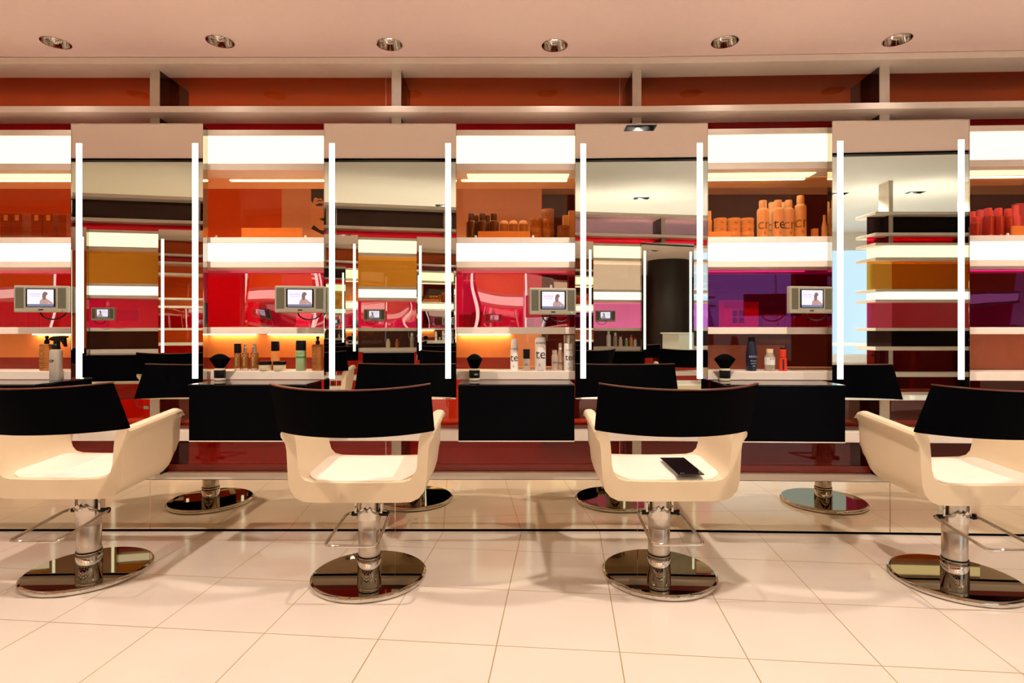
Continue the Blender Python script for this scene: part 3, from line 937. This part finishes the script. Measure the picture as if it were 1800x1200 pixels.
# amber glass bottles
def amber_bottle(label, px, w_px, top, neck, cap):
    t, r, h = prod('bottle', label, 'bottle', px, w_px, top, d=0.15)
    hn = zat(neck, t.location.y) - ZS
    lathe_part([(r * 0.9, 0.0), (r * 0.95, 0.012), (r * 0.9, 0.0139)], 'foot', 'clear', t, 18)
    lathe_part([(r * 0.92, 0.014), (r, 0.018), (r, hn - 0.006), (r * 0.85, hn)], 'bottle', 'amber_dark', t, 18)
    tx = MB()
    for j, s in enumerate('OREF'):
        text_into(tx, s, hn * 0.24, 0, hn * (0.80 - 0.17 * j), 0, radius=r)
    tx.build('lettering', M['gold'], t)
    if cap == 'black':
        lathe_part([(r * 0.98, hn + 0.0005), (r, hn + 0.004), (r, h - 0.003), (r * 0.93, h)], 'cap', 'black_plastic', t, 18)
    else:
        lathe_part([(r * 0.55, hn + 0.0005), (r * 0.55, hn + (h - hn) * 0.6), (r * 0.4, hn + (h - hn) * 0.65), (r * 0.45, h)], 'pump', 'silver', t, 18)
    return t
amber_bottle('small amber bottle with black cap, leftmost of the amber row', 418, 12, 603.5, 620, 'black')
amber_bottle('small amber bottle with silver pump, second in the amber row', 431.5, 11, 605, 619, 'silver')
amber_bottle('small amber bottle with silver pump, beside the two small jars', 447.5, 13, 603.5, 619, 'silver')
t, r, h = prod('bottle', 'clear orange bottle with black cap behind the two small jars', 'bottle', 484, 14.5, 599.5, d=0.10)
lathe_part([(r, 0), (r, h * 0.62), (r * 0.9, h * 0.66)], 'bottle', 'orange_pl', t)
lathe_part([(r * 0.96, h * 0.661), (r, h * 0.68), (r, h * 0.98), (r * 0.94, h)], 'cap', 'black_plastic', t)
for i, px in enumerate((466, 491.5)):
    t, r, h = prod('jar', ['small cream jar with black lid, left of its twin', 'small cream jar with black lid, right of its twin'][i], 'jar', px, 22, 634.5, d=0.17, group='small black-lidded jars')
    lathe_part([(r * 0.86, 0), (r * 0.95, 0.006), (r * 0.95, h * 0.62), (r * 0.9, h * 0.64)], 'jar_body', 'cream_pl', t, 26)
    lathe_part([(r, h * 0.641), (r, h * 0.98), (r * 0.96, h)], 'lid', 'black_plastic', t, 26)
t, r, h = prod('spray_can', 'pale green spray can with black cap', 'can', 529, 17.5, 598)
lathe_part([(r * 0.97, 0), (r, 0.004), (r, h * 0.655), (r * 0.95, h * 0.67)], 'can', 'green', t, 26)
lathe_part([(r * 1.01, h * 0.42), (r * 1.01, h * 0.475)], 'band', 'green_dark', t, 26)
lathe_part([(r * 0.98, h * 0.671), (r, h * 0.70), (r, h * 0.96), (r * 0.9, h)], 'cap', 'black_plastic', t, 26)
tx = MB(); text_into(tx, 'PLAN', h * 0.09, 0, h * 0.57, 0, radius=r); tx.build('lettering', M['green_dark'], t)

# white te bottles
def te_text(t, r, h, z, size, s='te', off=0.0, small=True):
    tx = MB()
    text_into(tx, s, size, off, z, 0, radius=r)
    if small:
        text_into(tx, 'ai.serie', size * 0.28, 0, z + size * 0.85, 0, radius=r)
    tx.build('lettering', M['ink'], t)
    sm = MB()
    text_into(sm, '6', size * 0.34, -r * 0.2, z - size * 0.75, 0, radius=r)
    text_into(sm, 'hold', size * 0.30, 0, z - size * 1.2, 0, radius=r)
    sm.build('small_print', M['grey_ink'], t)
t, r, h = prod('bottle', 'slim white bottle lettered te with a rounded cap', 'bottle', 904, 13.5, 595)
lathe_part([(r * 1.05, 0), (r * 1.05, 0.005), (r, 0.008), (r * 0.97, h * 0.70), (r * 0.9, h * 0.72)], 'bottle', 'white_pl', t, 26)
lathe_part([(r * 0.9, h * 0.721), (r * 0.88, h * 0.86), (r * 0.70, h * 0.95), (r * 0.4, h)], 'cap', 'white_pl', t, 26)
te_text(t, r, h, h * 0.40, 0.068)
t, r, h = prod('bottle', 'tiny clear bottle with black cap between two white te bottles', 'bottle', 925.5, 12.5, 613.5)
lathe_part([(r, 0), (r, h * 0.52), (r * 0.9, h * 0.56)], 'bottle', 'clear', t)
lathe_part([(r * 0.95, h * 0.561), (r * 0.95, h)], 'cap', 'black_plastic', t)
tx = MB(); text_into(tx, 'tec', 0.022, 0, h * 0.3, 0, radius=r); tx.build('lettering', M['ink'], t)
t, r, h = prod('spray_can', 'large white spray can lettered te', 'can', 950, 19, 588.5)
lathe_part([(r * 0.95, 0), (r, 0.004), (r, h * 0.86), (r * 0.85, h * 0.93), (r * 0.35, h * 0.95)], 'can', 'white_pl', t, 30)
lathe_part([(r * 0.3, h * 0.951), (r * 0.26, h)], 'nozzle', 'white_pl', t, 16)
te_text(t, r, h, h * 0.46, 0.085)
t, r, h = prod('bottle', 'short clear bottle lettered tec right of the large white can', 'bottle', 975, 11, 615)
lathe_part([(r, 0), (r, h * 0.7), (r * 0.8, h * 0.78)], 'bottle', 'clear', t)
lathe_part([(r * 0.8, h * 0.781), (r * 0.8, h)], 'cap', 'clear', t)
tx = MB(); text_into(tx, 'tec', 0.024, 0, h * 0.4, 0, radius=r); tx.build('lettering', M['ink'], t)
t, r, h = prod('pump_bottle', 'clear pump bottle lettered tec with a tapered neck', 'bottle', 985, 14, 602.5, d=0.12)
lathe_part([(r, 0), (r, h * 0.4), (r * 0.45, h * 0.74), (r * 0.42, h * 0.76)], 'bottle', 'clear', t)
lathe_part([(r * 0.42, h * 0.761), (r * 0.42, h * 0.97), (r * 0.3, h)], 'pump', 'white_pl', t)
tx = MB(); text_into(tx, 'tec', 0.032, 0, h * 0.28, 0, radius=r); tx.build('lettering', M['ink'], t)
t, r, h = prod('tube_bottle', 'white tube lettered tec with a thin nozzle, right end of its bay', 'bottle', 1000, 18, 589)
lathe_part([(r, 0), (r, h * 0.74), (r * 0.92, h * 0.77)], 'tube', 'white_pl', t, 26)
lathe_part([(r * 0.32, h * 0.771), (r * 0.3, h)], 'nozzle', 'white_pl', t, 14)
te_text(t, r, h, h * 0.38, 0.055, 'tec', r * 0.25)
t, r, h = prod('carton', 'tall white carton behind the white tube, at the mirror edge', 'box', 1000.5, 18, 589, d=0.06)
MB().box(-r, r, -r * 0.6, r * 0.6, 0, h).build('box', M['white_pl'], t, bevel=0.002)
tx = MB(); text_into(tx, 'ai.serie', 0.014, r * 0.2, h * 0.86, -r * 0.6 - 0.0006); tx.build('lettering', M['ink'], t)

# right bay
t, r, h = prod('bottle', 'navy blue bottle with pale print', 'bottle', 1321, 19, 592, d=0.15)
lathe_part([(r * 0.86, 0), (r * 0.9, 0.006), (r, h * 0.42), (r * 0.96, h * 0.58), (r * 0.72, h * 0.82), (r * 0.62, h * 0.87)], 'bottle', 'navy', t, 26)
lathe_part([(r * 0.6, h * 0.871), (r * 0.56, h * 0.985), (r * 0.48, h)], 'cap', 'black_plastic', t, 20)
tx = MB()
text_into(tx, 'REVON', 0.017, 0, h * 0.42, 0, radius=r)
for j, s in enumerate(('lila tonic', 'texture', 'vital', '1')):
    text_into(tx, s, 0.011, 0, h * (0.30 - 0.075 * j), 0, radius=r)
tx.build('lettering', M['pale_ink'], t)
t, r, h = prod('bottle', 'clear bottle with pale label and a green mark, beside the navy bottle', 'bottle', 1353, 17.5, 613, d=0.15)
lathe_part([(r * 0.9, 0), (r, 0.006), (r, h * 0.62), (r * 0.62, h * 0.80), (r * 0.6, h * 0.82)], 'bottle', 'clear', t)
lathe_part([(r * 0.66, h * 0.821), (r * 0.64, h)], 'cap', 'cream_pl', t)
lathe_part([(r * 1.01, h * 0.28), (r * 1.01, h * 0.62)], 'label', 'white_pl', t)
tx = MB(); text_into(tx, 'SCAN', 0.016, r * 0.2, h * 0.56, 0, radius=r * 1.02); tx.build('lettering', M['grey_ink'], t)
g2 = MB(); text_into(g2, '.', 0.10, r * 0.1, h * 0.36, 0, radius=r * 1.02); g2.build('green_mark', M['leaf'], t)
t, r, h = prod('bottle', 'small red bottle with black top, right of the clear bottle', 'bottle', 1376, 13.5, 611, d=0.15)
lathe_part([(r, 0), (r, h * 0.52), (r * 0.6, h * 0.58)], 'bottle', 'red_pl', t)
lathe_part([(r * 0.8, h * 0.581), (r * 0.85, h * 0.62), (r * 0.85, h * 0.90), (r * 0.7, h * 0.93)], 'cap', 'red_pl', t)
lathe_part([(r * 0.7, h * 0.931), (r * 0.7, h)], 'cap_top', 'black_plastic', t)
MB().box(-r * 0.5, -r * 0.1, -r * 1.03, -r * 0.9, h * 0.05, h * 0.5).build('label', M['ink'], t)

# ---- things on the upper shelf behind the orange glass
ZU = 1.8805
def behind(name, label, cat, px, w_px, top, base=ZU, d=-0.07, group=None):
    loc = place(px, d, base)
    t = thing(name, label, cat, loc, ROW.rot(upx(px, d)), group)
    return t, w_px * loc.y / 2000.0, zat(top, loc.y) - base
ordn = ['first', 'second', 'third', 'fourth', 'fifth', 'sixth']
# numbered cartons at far left
for i, px in enumerate((18.5, 38, 72, 92.5)):
    t, r, h = behind('carton', '%s red carton from the left behind the orange glass at the far left' % ordn[i], 'box', px, 19, 377, group='red cartons behind the far left glass')
    MB().box(-r, r, -r, r, 0, h).build('box', M['card_red'], t, bevel=0.002)
    l = MB().box(-r * 0.35, r * 0.35, -r - 0.001, -r + 0.002, h * 0.76, h * 0.95).build('label', M['card_tan'], t)
    tx = MB(); text_into(tx, '000', h * 0.16, 0, h * 0.10, -r - 0.0012)
    for z in (0.3, 0.42, 0.54, 0.64):
        text_into(tx, '- -- -', h * 0.12, 0, h * z, -r - 0.0012)
    tx.build('lettering', M['brown_print'], t)
t, r, h = behind('carton', 'red carton half hidden by the leftmost mirror, behind orange glass', 'box', 115, 14, 378)
MB().box(-r, r, -r, r, 0, h).build('box', M['card_red'], t, bevel=0.002)
# long pale cartons lying in front
def long_carton(label, x0, x1, top):
    t, r, h = behind('long_carton', label, 'box', (x0 + x1) / 2.0, x1 - x0, top, d=-0.017)
    MB().box(-r, r, -0.007, 0.007, 0, h).build('box', M['card_pale'], t, bevel=0.002)
long_carton('long flat carton alone on the shelf left of the second mirror', 425, 531, 401)
long_carton('long flat carton in front of the brown bottles', 840, 931, 406.5)
long_carton('long flat carton in front of the stacked pale jars', 1245, 1285, 407)
long_carton('long flat carton in front of the pink bottles at the right edge', 1778, 1815, 397)
# brown bottles
for i, px in enumerate((828, 848, 868)):
    t, r, h = behind('bottle', '%s of three dark brown bottles behind the orange glass' % ['leftmost', 'middle', 'rightmost'][i], 'bottle', px, 17, 376, group='dark brown bottles')
    lathe_part([(r, 0), (r, h * 0.70), (r * 0.68, h * 0.77)], 'bottle', 'dark_br', t)
    lathe_part([(r * 0.66, h * 0.771), (r * 0.64, h)], 'cap', 'dark_br', t)
for i, px in enumerate((837, 857)):
    t, r, h = behind('bottle', ['dark brown bottle in the second row, left of the other', 'dark brown bottle in the second row, right of the other'][i], 'bottle', px, 15, 379, d=-0.16, group='dark brown bottles')
    lathe_part([(r, 0), (r, h * 0.70), (r * 0.6, h * 0.77), (r * 0.6, h)], 'bottle', 'dark_br', t)
for i, px in enumerate((886, 902.5, 920)):
    t, r, h = behind('jar', '%s of three domed clear jars right of the brown bottles' % ['leftmost', 'middle', 'rightmost'][i], 'jar', px, 15, 388, group='domed jars')
    lathe_part([(r, 0), (r, h * 0.80), (r * 0.96, h * 0.84)], 'jar_body', 'tan_pl', t)
    lathe_part([(r, h * 0.841), (r * 0.93, h * 0.94), (r * 0.6, h)], 'lid', 'white_pl', t)
def jar_stack(px, w, tops, label, mat, group, d=-0.07, txt=None):
    base = ZU
    for j, tp in enumerate(tops):
        t, r, h = behind('jar', label % ['bottom', 'second', 'third'][j], 'jar', px, w, tp, base=base, d=d, group=group)
        h -= 0.0006
        lathe_part([(r * 0.93, 0), (r * 0.96, 0.004), (r * 0.96, h * 0.60), (r * 0.92, h * 0.62)], 'jar_body', mat, t, 22)
        lathe_part([(r, h * 0.621), (r, h * 0.95), (r * 0.94, h)], 'lid', mat, t, 22)
        if txt:
            tx = MB(); text_into(tx, txt, h * 0.42, 0, h * 0.32, 0, radius=r * 0.965); tx.build('lettering', M['brown_print'], t)
        base = base + h + 0.0006
jar_stack(942, 21, (401, 383), '%s jar of the two-high brown stack right of the domed jars', 'tan_pl', 'stacked brown jars', txt='K K')
jar_stack(963, 22, (402, 385, 368), '%s jar of the three-high brown stack', 'tan_pl', 'stacked brown jars', txt='K K')
jar_stack(990.5, 22, (408, 397), '%s jar of the low brown stack beside the third mirror', 'tan_pl', 'stacked brown jars', txt='K K')
for i, (px, tp, w) in enumerate(((995, 379, 12), (1006, 371, 13))):
    t, r, h = behind('carton', ['short tan carton behind the low brown jar stack', 'tall tan carton at the left edge of the third mirror'][i], 'box', px, w, tp, d=-0.17)
    MB().box(-r, r, -r, r, 0, h).build('box', M['card_tan'], t, bevel=0.002)
for i, px in enumerate((1266, 1290, 1313.5)):
    jar_stack(px, 22.5, (408, 396, 384), '%s jar of the ' % '%s' + ['left', 'middle', 'right'][i] + ' stack of pale jars', 'cream_pl', 'stacked pale jars', txt='tec')
t, r, h = behind('bottle', 'pale bottle at the right edge of the third mirror behind glass', 'bottle', 1247, 9, 371, d=-0.12)
lathe_part([(r, 0), (r, h * 0.7), (r * 0.7, h * 0.75), (r * 0.7, h)], 'bottle', 'cream_pl', t)
def spray(label, px, w, tp, d, txt):
    t, r, h = behind('spray_can', label, 'can', px, w, tp, d=d, group='white te cans behind the glass')
    lathe_part([(r, 0), (r, h * 0.74), (r * 0.90, h * 0.79), (r * 0.68, h * 0.815)], 'can', 'white_pl', t, 26)
    lathe_part([(r * 0.66, h * 0.816), (r * 0.66, h * 0.97), (r * 0.58, h)], 'cap', 'white_pl', t, 20)
    tx = MB(); text_into(tx, txt, h * 0.36, -r * 0.05, h * 0.42, 0, radius=r)
    tx.build('lettering', M['ink'] if txt == 'te' else M['grey_ink'], t)
    sm = MB()
    text_into(sm, '6', h * 0.10, 0, h * 0.22, 0, radius=r); text_into(sm, 'hold', h * 0.09, 0, h * 0.09, 0, radius=r)
    sm.build('small_print', M['grey_ink'], t)
spray('leftmost of the front row of white te cans behind the orange glass', 1341, 20, 352.5, -0.07, 'cn')
spray('white can boldly lettered te behind the orange glass', 1367.5, 20, 352, -0.05, 'te')
spray('white can right of the boldly lettered te can', 1386, 18.5, 352, -0.075, 'cn')
spray('tallest white can, rightmost of its row', 1407, 19.5, 344, -0.07, 'cn')
spray('white can in the second row between the left front can and the te can', 1357, 18, 356, -0.16, 'cn')
spray('white can in the second row behind the right front cans', 1378, 18, 356, -0.17, 'cn')
t, r, h = behind('carton', 'small pale carton right of the tallest white can', 'box', 1432, 9, 402)
MB().box(-r, r, -r, r, 0, h).build('box', M['card_pale'], t, bevel=0.002)
t, r, h = behind('bottle', 'small clear bottle beside the rightmost mirror behind glass', 'bottle', 1449, 9, 378)
lathe_part([(r, 0), (r, h * 0.55), (r * 0.5, h * 0.8), (r * 0.5, h)], 'bottle', 'white_pl', t)
# pink bottles
for i, (px, w, tp, d) in enumerate(((1714, 15, 381, -0.05), (1737, 16.5, 366, -0.07), (1755, 16.5, 366, -0.07), (1772, 16, 367, -0.07))):
    t, r, h = behind('bottle', '%s pink bottle from the left, at the right edge of the picture' % ordn[i], 'bottle', px, w, tp, d=d, group='pink bottles')
    lathe_part([(r, 0), (r, h * 0.70), (r * 0.72, h * 0.77)], 'bottle', 'maroon_pl', t)
    lathe_part([(r * 0.70, h * 0.771), (r * 0.70, h * 0.97), (r * 0.62, h)], 'cap', 'pink_pl', t)
    MB().box(-r * 0.4, r * 0.1, -r * 1.02, -r * 0.9, h * 0.08, h * 0.2).build('label', M['card_tan'], t)
for i, (px, tp) in enumerate(((1709, 372), (1723, 369), (1748, 370), (1785, 361))):
    t, r, h = behind('bottle', '%s pink bottle of the back row at the right edge' % ordn[i], 'bottle', px, 15, tp, d=-0.17, group='pink bottles of the back row')
    lathe_part([(r, 0), (r, h * 0.70), (r * 0.7, h * 0.77), (r * 0.68, h)], 'bottle', 'pink_pl', t)
t, r, h = behind('carton', 'tall pink carton at the right edge behind the pink bottles', 'box', 1793, 20, 358, d=-0.2)
MB().box(-r, r, -r * 0.6, r * 0.6, 0, h).build('box', M['maroon_pl'], t, bevel=0.002)

# ---- things on the shelf behind the magenta glass
ZP = 1.3275
def pinkbox(label, px, w, tp, mat='card_tan', num=False, d=-0.08):
    t, r, h = behind('carton', label, 'box', px, w, tp, base=ZP, d=d, group='cartons behind the magenta glass')
    MB().box(-r, r, -0.05, 0.05, 0, h).build('box', M[mat], t, bevel=0.002)
    tx = MB(); text_into(tx, '000' if num else '--- --', h * 0.2, 0, h * 0.2, -0.0512); tx.build('lettering', M['ink'], t)
for i, px in enumerate((13, 32, 51, 70, 89, 108)):
    pinkbox('%s carton from the left below the far left monitor' % ordn[i], px, 18.4, 545, 'card_tan', True)
for i, (px, tp) in enumerate(((818, 553), (840, 548), (862, 548), (886, 553), (907, 553), (928, 560), (990, 556))):
    pinkbox('%s carton from the left behind the magenta glass over the te bottles' % (ordn + ['seventh'])[i], px, 20, tp, 'card_tan')
for i, (px, tp) in enumerate(((1345, 552), (1364, 552), (1384, 556), (1404, 556), (1424, 550), (1444, 552))):
    pinkbox('%s carton from the left behind the violet glass over the red bottle' % ordn[i], px, 18, tp, 'card_red')
t, r, h = behind('bin', 'black rounded bin behind the magenta glass left of the second monitor', 'bin', 489, 66, 532, base=ZP, d=-0.14)
MB().lathe([(r * 0.82, 0), (r * 0.92, 0.02), (r, h - 0.01), (r * 0.97, h), (r * 0.93, h), (r * 0.8, 0.02), (0, 0.015)], 32, sy=0.55).build('bin_body', M['black_soft'], t)
t, r, h = behind('rack', 'red plastic rack with square cut-outs behind the violet glass', 'rack', 1298, 58, 528, base=ZP, d=-0.12)
rk = MB()
rk.box(-r, -r * 0.55, -0.06, 0.06, 0, h); rk.box(r * 0.15, r, -0.06, 0.06, 0, h * 0.93)
rk.box(-r * 0.55, r * 0.15, -0.06, 0.06, h * 0.62, h); rk.box(-r * 0.55, r * 0.15, -0.06, 0.06, 0, h * 0.14)
rk.box(-r * 0.24, -r * 0.18, -0.06, 0.06, h * 0.14, h * 0.62); rk.box(-r * 0.55, r * 0.15, -0.055, 0.055, h * 0.36, h * 0.40)
rk.build('rack_body', M['red_pl'], t)

# poster with a face on the far wall
po = thing('poster', 'black and white portrait poster on the far wall behind the orange glass', 'poster', (-2.02, 6.295, 2.26))
MB().box(-0.20, 0.36, -0.012, 0.0, -0.20, 0.60).build('sheet', M['skin_print'], po)
hr = [(-0.198, 0.598), (-0.198, 0.47), (-0.18, 0.44), (-0.165, 0.50), (-0.14, 0.505), (-0.12, 0.49), (-0.09, 0.50), (-0.06, 0.47), (-0.03, 0.50), (0.06, 0.51), (0.14, 0.47), (0.20, 0.36), (0.26, 0.18), (0.358, 0.05), (0.358, 0.598)]
MB().prism(hr, -0.0145, -0.0125).build('hair', M['ink'], po)
ey = MB()
for cx in (-0.105, 0.075):
    ey.prism([(cx - 0.05, 0.425), (cx, 0.443), (cx + 0.048, 0.430), (cx + 0.02, 0.410), (cx - 0.03, 0.410)], -0.0145, -0.0125)
    ey.prism([(cx - 0.06, 0.462), (cx, 0.478), (cx + 0.06, 0.464), (cx, 0.466)], -0.0145, -0.0125)
ey.prism([(-0.05, 0.325), (-0.02, 0.318), (0.01, 0.325), (-0.02, 0.334)], -0.0145, -0.0125)
ey.prism([(-0.11, 0.265), (-0.07, 0.278), (-0.04, 0.272), (-0.01, 0.278), (0.03, 0.265), (-0.04, 0.238)], -0.0145, -0.0125)
ey.prism([(-0.198, 0.16), (-0.17, 0.20), (-0.10, 0.145), (0.0, 0.13), (0.10, 0.17), (0.17, 0.27), (0.20, 0.10), (0.06, 0.06), (-0.08, 0.10)], -0.0145, -0.0125)
ey.build('features', M['ink'], po)

# white plug and cord under the leftmost mirror
cdt = thing('power_cord', 'thin pale power cord with plug under the leftmost mirror', 'cord', (upx(242, 0.02), GLASS_Y - 0.02, 0.80))
MB().tube([(0, 0, 0.10), (-0.012, -0.002, 0.06), (-0.004, -0.004, 0.025), (0.02, -0.004, 0.012), (0.045, -0.004, 0.010)], 0.003, 8).build('cable', M['mon'], cdt)
MB().box(0.045, 0.078, -0.012, 0.004, 0.000, 0.020).build('plug', M['cord'], cdt, bevel=0.002)

# opposite row products (seen in the mirrors)
def far_bottle(u, h, r, mat, cap, lab):
    t = thing('bottle', lab, 'bottle', oloc(u, 0.15, ZS), OA, 'bottles of the opposite row')
    lathe_part([(r, 0), (r, h * 0.7), (r * 0.6, h * 0.78)], 'bottle', mat, t, 14)
    lathe_part([(r * 0.6, h * 0.781), (r * 0.55, h)], 'cap', cap, t, 14)
for (u, h, r, m_, c_) in ((-2.93, 0.225, 0.032, 'white_pl', 'white_pl'), (-3.03, 0.20, 0.028, 'clear', 'white_pl'), (-3.11, 0.14, 0.026, 'cream_pl', 'white_pl'),
                          (-3.20, 0.12, 0.022, 'green', 'white_pl'), (-3.27, 0.17, 0.025, 'orange_pl', 'red_pl'), (-3.33, 0.13, 0.022, 'white_pl', 'red_pl'),
                          (-0.10, 0.12, 0.024, 'amber', 'amber'), (0.02, 0.12, 0.03, 'cream_pl', 'cream_pl'), (-0.30, 0.2, 0.03, 'clear', 'white_pl')):
    far_bottle(u, h, r, m_, c_, 'bottle on the opposite shelves, seen only as a reflection')

# ------------------------------------------------------------------ recessed lamps
def add_spot(parent, z, watts, angle=115, blend=0.5, size=0.05, loc=(0, 0), col=WARM, tilt=(0, 0)):
    l = bpy.data.lights.new('lamp_light', 'SPOT')
    l.energy = watts; l.color = col; l.spot_size = math.radians(angle); l.spot_blend = blend
    l.shadow_soft_size = size
    o = bpy.data.objects.new('lamp_light', l)
    COL.objects.link(o)
    o.parent = parent
    o.location = (loc[0], loc[1], z)
    o.rotation_euler = (tilt[0], tilt[1], 0)
    return o
# holes are cut as recessed cans below the ceiling skin: a lined chrome cup set in the ceiling
dl = [(98, 75), (387, 73), (685, 78), (975, 80), (1274, 73.5), (1577, 70)]
ceil = bpy.data.objects['ceiling']
dlab = ['leftmost recessed chrome ceiling downlight', 'second recessed chrome downlight from the left', 'third recessed chrome downlight from the left',
        'fourth recessed chrome downlight from the left', 'fifth recessed chrome downlight from the left', 'rightmost recessed chrome ceiling downlight']
cups = []
for i, (px, py) in enumerate(dl):
    Y = (H - 1.32) * 1000.0 / (577 - py)
    X = (px - 900) / 1000.0 * Y
    cups.append((X, Y))
def make_downlight(label, watts):
    t = thing('downlight', label, 'ceiling light', group='recessed chrome downlights above the chairs')
    R = 0.071
    cup = MB(); seg = 40
    prof = [(R + 0.006, -0.002), (R, -0.001), (R - 0.002, 0.010), (R - 0.006, 0.026), (R - 0.013, 0.045), (R - 0.022, 0.058)]
    rings = [[cup.bm.verts.new((r * math.cos(2 * PI * k / seg), r * math.sin(2 * PI * k / seg), z)) for k in range(seg)] for r, z in prof]
    for a, b in zip(rings, rings[1:]):
        for k in range(seg):
            cup.bm.faces.new((a[k], a[(k + 1) % seg], b[(k + 1) % seg], b[k]))
    cup.smooth = True
    cup.build('reflector', M['chrome'], t)
    MB().lathe([(R - 0.022, 0.0565), (R - 0.022, 0.0585)], 24).build('bulb', M['spot_em'], t)
    l = add_spot(t, 0.045, watts, 70, 0.8, 0.03)
    return t
base = None
for i, (X, Y) in enumerate(cups):
    if base is None:
        base = make_downlight(dlab[0], SPOT_W * 0.10); base.location = (X, Y, H)
    else: dup(base, (X, Y, H), 0, dlab[i])
# real holes in the ceiling slab for the cups
def ceiling_with_holes(ob, x0, x1, y0, y1, rounds, squares, H):
    """underside sheet with real openings for the recessed lamps, and the slab above it"""
    bm = bmesh.new()
    vs = [bm.verts.new((x, y, H)) for x, y in ((x0, y0), (x1, y0), (x1, y1), (x0, y1))]
    edges = [bm.edges.new((vs[i], vs[(i + 1) % 4])) for i in range(4)]
    for (X, Y) in rounds:
        c = [bm.verts.new((X + 0.071 * math.cos(2 * PI * k / 40), Y + 0.071 * math.sin(2 * PI * k / 40), H)) for k in range(40)]
        edges += [bm.edges.new((c[k], c[(k + 1) % 40])) for k in range(40)]
    for (X, Y) in squares:
        c = [bm.verts.new((X + a, Y + b, H)) for a, b in ((-0.12, -0.065), (0.12, -0.065), (0.12, 0.065), (-0.12, 0.065))]
        edges += [bm.edges.new((c[k], c[(k + 1) % 4])) for k in range(4)]
    bmesh.ops.triangle_fill(bm, use_beauty=True, use_dissolve=False, edges=edges)
    bmesh.ops.create_cube(bm, size=1.0, matrix=Matrix.Translation(((x0 + x1) / 2, (y0 + y1) / 2, H + 0.17)) @ Matrix.Diagonal((x1 - x0, y1 - y0, 0.1, 1)))
    bm.to_mesh(ob.data)
    bm.free()
# twin spots in square black recesses
dbl_front = [(-5.0, 2.11), (-2.0, 2.11), (1.02, 2.11), (4.1, 2.11)]
dbl_rear = [(-0.2, -3.0), (-1.2, -3.0), (1.9, -2.5), (4.75, -2.45), (5.9, -2.45)]
def make_twin(label, watts, col=WARM):
    t = thing('twin_spotlight', label, 'ceiling light', group='twin square ceiling spots seen in the mirrors')
    c = MB()
    c.box(-0.125, -0.115, -0.07, 0.07, -0.003, 0.09); c.box(0.115, 0.125, -0.07, 0.07, -0.003, 0.09)
    c.box(-0.125, 0.125, -0.07, -0.062, -0.003, 0.09); c.box(-0.125, 0.125, 0.062, 0.07, -0.003, 0.09)
    c.box(-0.125, 0.125, -0.07, 0.07, 0.09, 0.10)
    c.build('housing', M['black_plastic'], t)
    for s in (-1, 1):
        MB().lathe([(0.045, 0.040), (0.05, 0.085)], 20, (s * 0.057, 0)).build('lamp', M['chrome'], t)
        MB().lathe([(0.035, 0.0375), (0.035, 0.0395)], 20, (s * 0.057, 0)).build('bulb', M['spot_em'], t)
    add_spot(t, 0.02, watts, 140, 0.5, 0.04, col=col)
    return t
tw = make_twin('recessed twin ceiling spotlight in front of the chairs, out of view above', SPOT_W * 2.2)
tw.location = (dbl_front[0][0], dbl_front[0][1], H)
for (x, y) in dbl_front[1:]:
    dup(tw, (x, y, H), 0, 'recessed twin ceiling spotlight in front of the chairs, out of view above')
tw2 = make_twin('recessed twin ceiling spotlight over the opposite row, seen only as a reflection', SPOT_W * 4.2, (1.0, 0.97, 0.92))
tw2['group'] = 'twin ceiling spots over the opposite row'
tw2.location = (dbl_rear[0][0], dbl_rear[0][1], H2)
for (x, y) in dbl_rear[1:]:
    dup(tw2, (x, y, H2), 0, 'recessed twin ceiling spotlight over the opposite row, seen only as a reflection', 'twin ceiling spots over the opposite row')
back_tw = [(-4.2, 5.1), (-2.6, 5.1), (-1.0, 5.1), (0.6, 5.1)]
ceiling_with_holes(ceil, -8, 9, 1.25, 7.2, cups, dbl_front + back_tw, H)
ceiling_with_holes(bpy.data.objects['ceiling_rear'], -8, 9, -6.2, 1.24, [], dbl_rear + [(-5.0, -4.0)], H2)
warm_fill = make_twin('added unseen twin ceiling spotlight behind the opposite row, warming the reflected ceiling', SPOT_W * 5.5, (1.0, 0.66, 0.32))
warm_fill.location = (-5.0, -4.0, H2)  # added out of sight to warm the ceiling seen in the left mirror
# added unseen lamps that light the room behind the shelves
tw3 = make_twin('added unseen twin ceiling spotlight lighting the room behind the shelving', SPOT_W * 0.9)
tw3['group'] = 'added twin ceiling spots behind the shelving'
tw3.location = (-4.2, 5.1, H)
for x in (-2.6, -1.0, 0.6):
    dup(tw3, (x, 5.1, H), 0, 'added unseen twin ceiling spotlight lighting the room behind the shelving', 'added twin ceiling spots behind the shelving')

# ------------------------------------------------------------------ far things seen only in the mirrors
co = thing('column', 'dark round column beyond the right end of the shelves, seen only as a reflection', 'column', (5.5, 3.6, 0))
MB().lathe([(0.5, 0), (0.5, H)], 48).build('shaft', M['column'], co)
ds = thing('reception_desk', 'white reception desk before the dark column, seen only as a reflection', 'desk', (4.85, 1.9, 0))
MB().box(-0.45, 0.45, -0.3, 0.3, 0, 1.2).build('desk_body', M['white_pl'], ds, bevel=0.01)
MB().box(-0.48, 0.48, -0.33, 0.33, 1.2, 1.23).build('desk_top', M['white_pl'], ds, bevel=0.004)
tb = thing('table', 'white table under the bright window, seen only in the rightmost mirror', 'table', (6.0, -5.2, 0))
MB().box(-1.4, 1.4, -0.4, 0.4, 0.98, 1.03).build('table_top', M['white_pl'], tb)
for x in (-1.3, 1.3):
    for y in (-0.33, 0.33):
        MB().box(x - 0.03, x + 0.03, y - 0.03, y + 0.03, 0, 0.98).build('leg', M['white_pl'], tb)
